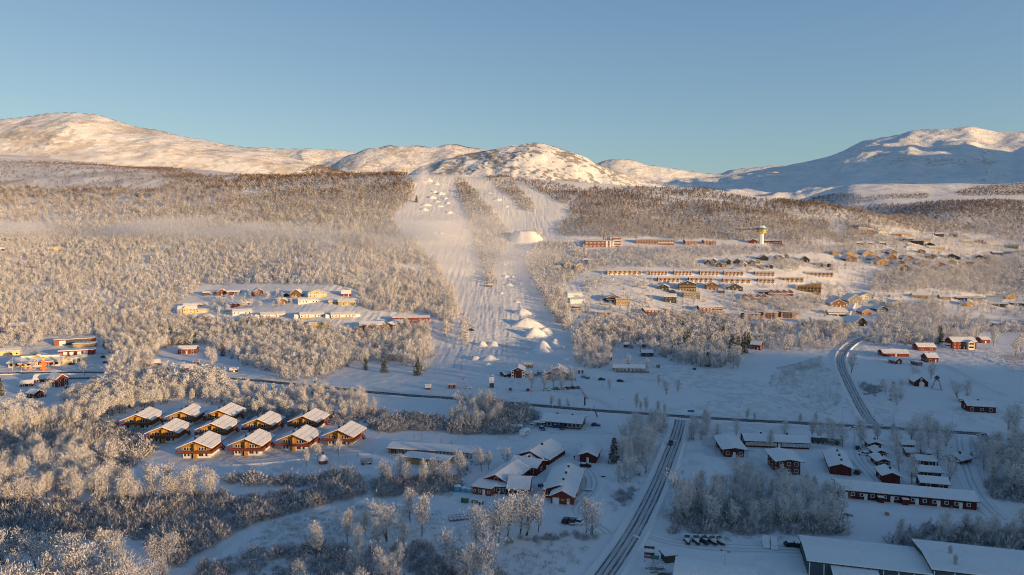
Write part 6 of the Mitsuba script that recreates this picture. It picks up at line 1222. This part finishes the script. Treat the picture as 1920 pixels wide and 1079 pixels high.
part(k, 'wall', cone(1.75, 1.75, -.5, 1.5), MAT['brown']); part(k, 'roof', cone(2.15, .5, 1.503, 3.5), 'roof_snow'); part(k, 'chimney', cone(.38, .38, 3.3, 4.4), 'chimney_dark')
x, y, z, u = W(1231, 1075); k = thing('timber_stack', 'stack of snow-dusted timber and rubble beside the sign boards', 'timber stack', x, y, z, .2); g = np.random.default_rng(3)
for i in range(34):
    a = (g.uniform(-2.6, 2.6), g.uniform(-3.5, 4.5), .15 + .35 * (i % 3)); part(k, 'beam', M().box(a[0] - 1.1, a[0] + 1.1, a[1] - .13, a[1] + .13, a[2] - .12, a[2] + .1), 'wood_grey' if i % 2 else 'roof_snow')
(xa, ya, za, u), (xb, yb, zb, _) = W(842, 977), W(884, 972)
k = thing('footbridge', 'small dark wooden footbridge over the frozen creek', 'footbridge', (xa + xb) / 2, (ya + yb) / 2, max(za, zb), math.atan2(yb - ya, xb - xa)); L_ = math.hypot(xb - xa, yb - ya) / 2
part(k, 'deck', M().box(-L_, L_, -.9, .9, .25, .42), 'wood_grey'); part(k, 'deck_snow', M().box(-L_, L_, -.7, .7, .423, .55), 'roof_snow')
for s in (-1, 1):
    part(k, 'handrail', M().box(-L_, L_, s * .9 - .05, s * .9 + .05, 1.3, 1.4), 'wood_grey')
    for i in range(7): cx = -L_ + i * L_ / 3; part(k, 'rail_post', M().box(cx - .06, cx + .06, s * .9 - .06, s * .9 + .06, -.6, 1.3), 'wood_grey')
# ---------------------------------------------------------------- trees standing apart
def lone(px, py, hpx, shape, label, group=None, kind='birch'):
    x, y, z, u = W(px, py); h = hpx * u
    key = numbered('frosted_birch' if kind == 'birch' else 'spruce_tree'); PLACE[key] = T()
    grp = NEAR[shape % len(NEAR)] if kind == 'birch' else f'spruce_shape_{shape % 3}'
    g = np.random.default_rng(int(px * 7 + py)); s = h / (8.0 if kind == 'birch' else 9.0)
    scene[key] = inst(grp, x, y, z, s, g.uniform(0, 6.28)); labels[key] = {'label': label, 'category': 'tree', **({'group': group} if group else {})}
    from shapely import Point
    CLEAR.append(Point(x, y).buffer(2.0))
def series(items, text, group, kind='birch'):
    items = sorted(items)
    for i, (px, py, hp, sh) in enumerate(items): lone(px, py, hp, sh, f'{text}, {ORD[i]} of {len(items)} from left', group, kind)
series([(593, 1047, 66, 3), (651, 1018, 57, 3), (685, 1007, 47, 7), (672, 1040, 46, 1), (706, 1028, 54, 3), (726, 1015, 76, 2), (757, 1029, 48, 11), (769, 980, 61, 7), (791, 1006, 71, 3)], 'frosted birch standing apart in the marsh', 'birches standing apart in the marsh')
series([(893, 1023, 66, 1), (908, 1030, 60, 5), (922, 1013, 75, 2), (935, 1018, 66, 9), (952, 1007, 77, 4), (975, 1002, 72, 5), (987, 1004, 74, 2), (1009, 998, 56, 3), (1110, 1004, 66, 2), (1100, 1000, 60, 7)], 'tall frosted birch below the red complex', 'birches below the red complex')
series([(575, 875, 32, 11), (595, 866, 30, 3), (635, 857, 31, 7)], 'small frosted birch before the front chalets', 'birches before the chalets')
series([(997, 728, 30, 3), (1020, 731, 34, 11), (1038, 727, 36, 7), (1052, 729, 36, 1), (1073, 724, 32, 3)], 'slim birch in the ski lodge car park', 'birches in the car park')
series([(1236, 724, 20, 3), (1250, 739, 27, 2), (1271, 736, 22, 5)], 'small birch alone in the blue snowfield', 'birches in the blue snowfield')
series([(1617, 842, 52, 3), (1645, 829, 34, 11), (1678, 856, 46, 5), (1708, 832, 50, 2), (1740, 835, 46, 4), (1754, 828, 36, 1), (1774, 837, 44, 2), (1686, 884, 42, 3), (1710, 908, 49, 0), (1758, 874, 53, 1), (1780, 903, 49, 4), (1727, 861, 45, 5), (1539, 826, 40, 2), (1560, 836, 42, 1), (1580, 839, 42, 5), (1444, 844, 35, 3), (1380, 817, 26, 1), (1470, 820, 30, 5), (1524, 822, 30, 3)], 'frosted birch among the shaded cottages and motel', 'birches among the shaded cottages')
series([(1597, 699, 36, 4), (1795, 746, 33, 2), (1812, 747, 32, 5), (1861, 641, 28, 7), (1806, 618, 28, 3), (1842, 615, 22, 1), (1862, 649, 32, 3), (1904, 668, 32, 5), (1914, 660, 30, 1), (1745, 700 + 12, 30, 4), (1718, 712, 24, 2), (1905, 812, 50, 4), (1890, 806, 40, 2)], 'frosted birch standing in the open fields at right', 'birches in the right fields')
series([(1194, 766, 26, 3), (1201, 771, 18, 11), (1213, 772, 24, 3), (1234, 775, 22, 7), (1246, 776, 18, 3), (1033, 764, 22, 3), (1049, 767, 20, 11), (1066, 768, 18, 3), (1400, 788, 20, 3), (1415, 790, 16, 11), (1500, 795, 18, 3), (1530, 796, 20, 7)], 'thin young birch beside the main road', 'young birches beside the main road')
series([(62, 700, 26, 1), (116, 690, 20, 3), (159, 705, 26, 3), (85, 744, 30, 2), (42, 770, 32, 4), (120, 765, 34, 2)], 'frosted birch between shops and red houses at left', 'birches among the left houses')
series([(430, 668, 25, 1), (402, 690, 34, 3), (390, 676, 24, 7), (985, 470, 0.1, 1), (1009, 450, 24, 2)], 'frosted birch on open snow left of the woods', None)
series([(1245, 592, 0.1, 1), (1142, 731, 20, 9), (1178, 592, 22, 3), (1262, 595, 18, 7), (1177, 688, 20, 5), (1212, 692, 18, 5)], 'frosted birch by the mid village houses', None)
series([(278, 661, 26, 0), (319, 648, 22, 1), (331, 646, 24, 2), (344, 646, 26, 0), (356, 645, 26, 1), (366, 643, 22, 2)], 'dark snow-dusted spruce in the birch belt at left', 'spruces in the left birch belt', 'spruce')
series([(685, 694, 24, 0), (721, 699, 36, 1), (490, 622, 24, 2), (418, 668, 26, 0), (781, 380, 14, 1), (783, 704, 36, 2)], 'dark spruce on the left slope', 'spruces on the left slope', 'spruce')
series([(1284, 656, 34, 0), (1292, 650, 30, 1), (1356, 640, 30, 2), (1372, 660, 34, 0), (1384, 664, 36, 1), (1395, 662, 38, 2), (1403, 652, 30, 0), (1762, 646, 36, 1)], 'dark spruce among frosted birches at right', 'spruces at right', 'spruce')
lone(1151, 868, 50, 2, 'tall dark spruce standing alone beside the red complex', None, 'spruce')
lone(2, 742, 34, 1, 'spruce cut by the left picture edge', None, 'spruce')
# ---------------------------------------------------------------- dry sedge on the marsh
def sedge(seed):
    g = np.random.default_rng(seed); n = 26
    P = np.stack([g.uniform(-.9, .9, n), g.uniform(-.9, .9, n), np.full(n, -.05)], 1); D = np.stack([g.normal(size=n) * .5, g.normal(size=n) * .5, np.full(n, 1.0)], 1)
    c = np.where(g.uniform(size=(n, 1)) < .35, [.52, .50, .48], np.array([.30, .235, .16]) * g.uniform(.7, 1.3, (n, 1)))
    return slivers(P, D, g.uniform(.3, .75, n), g.uniform(.06, .14, n), c, g)
for i in range(4):
    v, f, c = sedge(900 + i); scene[f'sedge_shape_{i}'] = {'type': 'shapegroup', 'foliage': mikit.ply((v, f), 'twig_mat', color=c)}
MARSH = [([(500, 985), (600, 960), (720, 945), (820, 958), (880, 985), (870, 1030), (760, 1060), (600, 1065), (430, 1075), (430, 1050)], .75), ([(700, 900), (780, 905), (860, 920), (850, 935), (740, 925)], .6), ([(880, 1035), (960, 1010), (1060, 1015), (1120, 1030), (1060, 1085), (900, 1090)], .5), ([(1140, 925), (1200, 905), (1205, 940), (1150, 965)], .7), ([(1450, 700), (1530, 680), (1570, 700), (1580, 740), (1560, 780), (1480, 760), (1440, 720)], .42),
         ([(1455, 690), (1540, 668), (1545, 685), (1470, 705)], .7), ([(1610, 715), (1640, 722), (1630, 748), (1605, 735)], .4), ([(1255, 870), (1290, 890), (1275, 960), (1245, 940)], .5), ([(1270, 1000), (1480, 1005), (1480, 1018), (1300, 1012)], .6), ([(1880, 665), (1960, 660), (1960, 690), (1890, 685)], .6), ([(150, 690), (215, 640), (215, 660), (170, 690)], .2)]
# ---------------------------------------------------------------- the ground
def yard(p):
    "trampled, driven and ploughed snow round the houses and on the piste foot"
    v = mikit.smoothstep(620, 520, p.y) * mikit.smoothstep(150, 190, p.y)
    return v * mikit.smoothstep(.52, .62, mikit.fbm(p.x * .022, p.y * .018, 4.0, 3))
def run(p):
    return mikit.smoothstep(470, 520, p.y) * mikit.smoothstep(1500, 1400, p.y) * mikit.smoothstep(-230, -190, p.x) * mikit.smoothstep(110, 60, p.x)
def peak0(p):
    return mikit.smoothstep(1000, 500, dr.sqrt(dr.square(p.x - 120) + dr.square((p.y - 2800) * .8)))
def ground_fn(p, n, uv):
    h = p.z; r = dr.sqrt(p.x * p.x + p.y * p.y)
    y = yard(p)
    snow = mi.Color3f(.87, .865, .85) * (.93 + .09 * mikit.fbm(p.x * .05, p.y * .05, 0., 3) - .14 * y * mikit.smoothstep(.4, .6, mikit.fbm(p.x * .35, p.y * .2, 1., 3)))
    far = mikit.smoothstep(1150, 1800, r)
    a = mikit.fbm(p.x * .010, p.y * .003, h * .03, 5)
    b = mikit.fbm(p.x * .05, p.y * .03, h * .10, 4)
    heath = mikit.smoothstep(.42, .66, .6 * a + .4 * b) * far * .62 * (1 - .85 * peak0(p)) * (1 - .72 * mikit.smoothstep(300, 1200, p.x))
    steep = mikit.smoothstep(.92, .74, n.z)
    c = .55 * mikit.fbm(p.x * .075 + h * .03, p.y * .03, h * .09, 4) + .45 * mikit.fbm(p.x * .012, p.y * .012, h * .02, 3)
    peak = mikit.smoothstep(700, 260, dr.sqrt(dr.square(p.x - 90) + dr.square((p.y - 2850) * .55))) * mikit.smoothstep(230, 330, h)
    rock = dr.clip(mikit.smoothstep(.47, .56, c) * dr.maximum(peak, steep * .55) * mikit.smoothstep(1500, 2300, r), 0, 1)
    return mikit.mix(mikit.mix(snow, mi.Color3f(.46, .39, .33), heath), mi.Color3f(.16, .15, .145), rock * .72)
def ground_bump(p, n, uv):
    y = yard(p); s = run(p)
    b = mikit.fbm(p.x * .22, p.y * .22, p.z * .22, 3) * .5 + y * mikit.fbm(p.x * .9, p.y * .5, 3., 3) * .45
    b = b + s * (mikit.fbm(p.x * .45, p.y * .03, 9., 3) * .7 + mikit.fbm(p.x * .5, p.y * .5, 2., 2) * .35)
    return b + mikit.fbm(p.x * .02, p.y * .02, p.z * .02, 4) * mikit.smoothstep(1500, 2600, p.y) * 10.0
scene['snow_mat'] = {'type': 'twosided', 'b': {'type': 'bumpmap', 'scale': 1.0, 't': mikit.proc(ground_bump, eps=.8), 'b': {'type': 'diffuse', 'reflectance': mikit.proc(ground_fn)}}}
scene['snowy_ground'] = mikit.ply((V, FQ), 'snow_mat', smooth=True, uv=V[:, :2] / 10.0)
labels['snowy_ground'] = {'label': 'snow covered valley, ski slopes and mountains', 'kind': 'structure'}
from shapely import Point
for hx in HOUSES_AT: CLEAR.append(Point(hx[0], hx[1]).buffer(hx[2]))
n = 0; g = np.random.default_rng(11)
for pts, chance in MARSH:
    x, y, z, hh, _ = grow('m%d' % len(pts), pts, chance, (.7, 1.3), 'sedge', 1.7)
    for i in range(len(x)):
        n += 1; scene[f'dry_sedge__{n:05d}'] = inst(f'sedge_shape_{int(g.integers(4))}', x[i], y[i], z[i], hh[i], g.uniform(0, 6.28))
labels['dry_sedge'] = {'label': 'dry frosted sedge on the marsh and field edges', 'kind': 'stuff'}
# ---------------------------------------------------------------- plant the woods
ZONE_LABEL = {'left_grove': 'tall sunlit frosted birch in the long row across the lower left', 'left_grove_b': 'frosted birch in the bank of trees above the lower left row', 'left_low': 'frosted birch at the left picture edge below the red houses', 'left_low_b': 'frosted birch in the tall belt left of the chalets',
    'low_grove': 'large frosted birch in the bottom left corner', 'low_center': 'frosted birch along the bottom edge below the marsh', 'left_road': 'frosted birch between the chalets and the main road', 'by_road': 'frosted birch in the row behind the chalets', 'east_grove': 'shaded frosted birch in the dense grove above the boats',
    'east_edge': 'shaded frosted birch by the lane at the right edge', 'hall_trees': 'bare birch standing behind the warehouses', 'east_row': 'shaded frosted birch left of the village road', 'junction': 'shaded frosted birch right of the road junction', 'low_shed': 'frosted birch around the ochre shed and red complex', 'clump_a': 'frosted birch in the willow clump below the main road',
    'left_belt': 'frosted birch in the wood above the main road', 'church': 'frosted birch beside the dark chapel'}
def frost_of(z, g, extra=0.0):
    f = np.clip((z - 80) / 72 + extra, 0, 2) + g.uniform(-.55, .55, len(z))
    return np.clip(np.round(f), 0, 2).astype(int)
ALL = []
for name, pts, chance, hr in WOODS:
    near = name not in ('left_hill', 'right_hill', 'right_top', 'strip_a', 'strip_b', 'strip_c')
    x, y, z, hh, g = grow(name, pts, chance, hr, 'birch', 5.1 if not near else (4.9 if hr[1] < 9.6 else 5.2))
    fr = frost_of(z, g, .75 if name in ('right_hill', 'right_top', 'strip_c') else 0.0)
    for k in range(len(x)):
        ALL.append((float(x[k]), float(y[k]), float(z[k]), float(hh[k]), int(fr[k]), name))
for name, pts, chance, hr in BARE:
    x, y, z, hh, g = grow(name, pts, chance, hr, 'birch', 6.5 if 'left' in name else 5.5)
    for k in range(len(x)):
        ALL.append((float(x[k]), float(y[k]), float(z[k]), float(hh[k]), 2, name))
A = np.array([[a[0], a[1], a[2], a[3]] for a in ALL])
pxs, pys, zc = project(A[:, 0], A[:, 1], A[:, 2])
shown = (pxs > -60) & (pxs < 1980) & (pys < 1150)
size = np.where(shown, A[:, 3] / zc, 0)
order = np.argsort(-size)
N_SINGLE = 300 - sum(1 for k in PLACE if k.startswith('frosted_birch'))
g = np.random.default_rng(5)
counts = {}
dist = np.hypot(A[:, 0], A[:, 1])
for rank, k in enumerate(order):
    x, y, z, h, fr, name = ALL[k]
    if zc[k] < 5 or pxs[k] < -330 or pxs[k] > 2250 or pys[k] > 1300: continue
    rot, s, sz = g.uniform(0, 6.28), h / (9.3 if dist[k] < 420 else 8.6), g.uniform(.9, 1.15)
    d = dist[k]
    if k % 2 == 0 and d < 1300 and name not in ('east_trees',):
        counts['u'] = counts.get('u', 0) + 1
        scene[f"undergrowth__{counts['u']:05d}"] = inst(UNDER[int(g.integers(4))], x + g.uniform(-2.5, 2.5), y + g.uniform(-2.5, 2.5), z, g.uniform(.6, 1.15), rot)
    if rank < N_SINGLE:
        counts['t'] = counts.get('t', 0) + 1
        key = numbered('frosted_birch'); PLACE[key] = T()
        scene[key] = inst(NEAR[int(g.integers(len(NEAR)))], x, y, z, s, rot, sz)
        labels[key] = {'label': ZONE_LABEL.get(name, 'frosted birch in the woods by the valley road'), 'category': 'tree', 'group': 'birches: ' + ZONE_LABEL.get(name, 'woods by the valley road')}
        continue
    if d < 420: grp = NEAR[int(g.integers(len(NEAR)))]
    elif k % 90 == 7 and 460 < d < 1150 and name in ('left_hill', 'left_belt', 'right_belt', 'right_hill'): grp, s = f'spruce_snow_shape_{k % 3}', s * .95
    elif d < 760: grp = MID[fr][int(g.integers(6))]
    elif d < 1300: grp = FAR[fr][int(g.integers(5))]
    else:
        if k % 3: continue
        grp = CLUMP[fr][int(g.integers(4))]
    counts['f'] = counts.get('f', 0) + 1
    scene[f"birch_forest__{counts['f']:05d}"] = inst(grp, x, y, z, s, rot, sz)
labels['undergrowth'] = {'label': 'brown twiggy undergrowth between the birch trunks', 'kind': 'stuff'}
labels['birch_forest'] = {'label': 'frost covered birch forest on the hillsides', 'kind': 'stuff'}
g = np.random.default_rng(6); n = 0
for pts, chance, sc in SCRUB:
    x, y, z, hh, _ = grow('s%d' % len(pts), pts, chance, (.7 * sc, 1.4 * sc), 'scrub', 1.65 * max(sc, .8))
    for k in range(len(x)):
        n += 1
        scene[f'willow_scrub__{n:05d}'] = inst(SHRUB[int(g.integers(6))], x[k], y[k], z[k], hh[k], g.uniform(0, 6.28), g.uniform(.7, 1.3))
labels['willow_scrub'] = {'label': 'dark frosty willow scrub on the wet ground', 'kind': 'stuff'}
print('trees', counts, 'scrub', n)
# ---------------------------------------------------------------- drifting frost fog and snow-gun mist
FX, FY, FZ = (-1250.0, 160.0), (640.0, 1460.0), (15.0, 275.0)
nx, ny, nz = 110, 64, 52
gx, gy, gz = [np.linspace(a, b, n) for (a, b), n in ((FX, nx), (FY, ny), (FZ, nz))]
ZZ, YY, XX = np.meshgrid(gz, gy, gx, indexing='ij')
G0 = ground(XX[0], YY[0])
agl = ZZ - G0[None]
P = np.stack([XX / 190, YY / 110, ZZ / 40], -1)
f = meshkit.fbm(P, 4, 41); f2 = meshkit.fbm(P * 2.3, 3, 43)
band = np.exp(-((G0 - 97 + .010 * (XX[0] + 500)) / 12.0) ** 2)
reach = np.clip((60 - XX) / 160, 0, 1) * np.clip((XX + 1240) / 60, 0, 1)
den = band[None] * reach * np.clip(1.15 - agl / 27, 0, 1) * np.clip((f - .385) * 4.5, 0, 1.5) * np.clip(agl / 3 + .5, 0, 1)
def puff(x, y, z, rx, ry, rz, k):
    return k * np.exp(-(((XX - x) / rx) ** 2 + ((YY - y) / ry) ** 2 + ((ZZ - z) / rz) ** 2)) * np.clip((f2 - .36) * 4.0, 0, 1.6)
def at(px, py, up=0.0):
    x, y, z, u = W(px, py); return x, y, z + up
den = den * .055
for px, py, up, rx, ry, rz, k in ((845, 470, 12, 60, 80, 20, .009), (800, 455, 12, 70, 80, 20, .007), (860, 525, 10, 40, 60, 16, .004), (985, 505, 12, 38, 60, 20, .014), (990, 545, 8, 30, 45, 14, .008), (960, 470, 14, 55, 60, 18, .0025), (796, 340, 22, 10, 14, 24, .05), (760, 330, 48, 60, 60, 12, .0016), (1000, 600, 8, 16, 20, 9, .012)):
    den += puff(*at(px, py, up), rx, ry, rz, k)
for ax in range(3):
    den = np.moveaxis(den, ax, 0); den[0] = 0; den[-1] = 0; den = np.moveaxis(den, 0, ax)
scene['fog_air'] = {'type': 'heterogeneous', 'albedo': .97, 'phase': {'type': 'isotropic'},
    'sigma_t': {'type': 'gridvolume', 'grid': mi.VolumeGrid(np.ascontiguousarray(den[..., None].astype(np.float32))), 'filter_type': 'trilinear',
                'to_world': T().translate([FX[0], FY[0], FZ[0]]).scale([FX[1] - FX[0], FY[1] - FY[0], FZ[1] - FZ[0]])}}
scene['fog'] = {'type': 'cube', 'to_world': T().translate([(FX[0] + FX[1]) / 2, (FY[0] + FY[1]) / 2, (FZ[0] + FZ[1]) / 2]).scale([(FX[1] - FX[0]) / 2, (FY[1] - FY[0]) / 2, (FZ[1] - FZ[0]) / 2]),
                'b': {'type': 'null'}, 'interior': {'type': 'ref', 'id': 'fog_air'}}
labels['fog'] = {'label': 'thin frost fog and snow-gun mist drifting over the left woods and ski run', 'kind': 'stuff'}
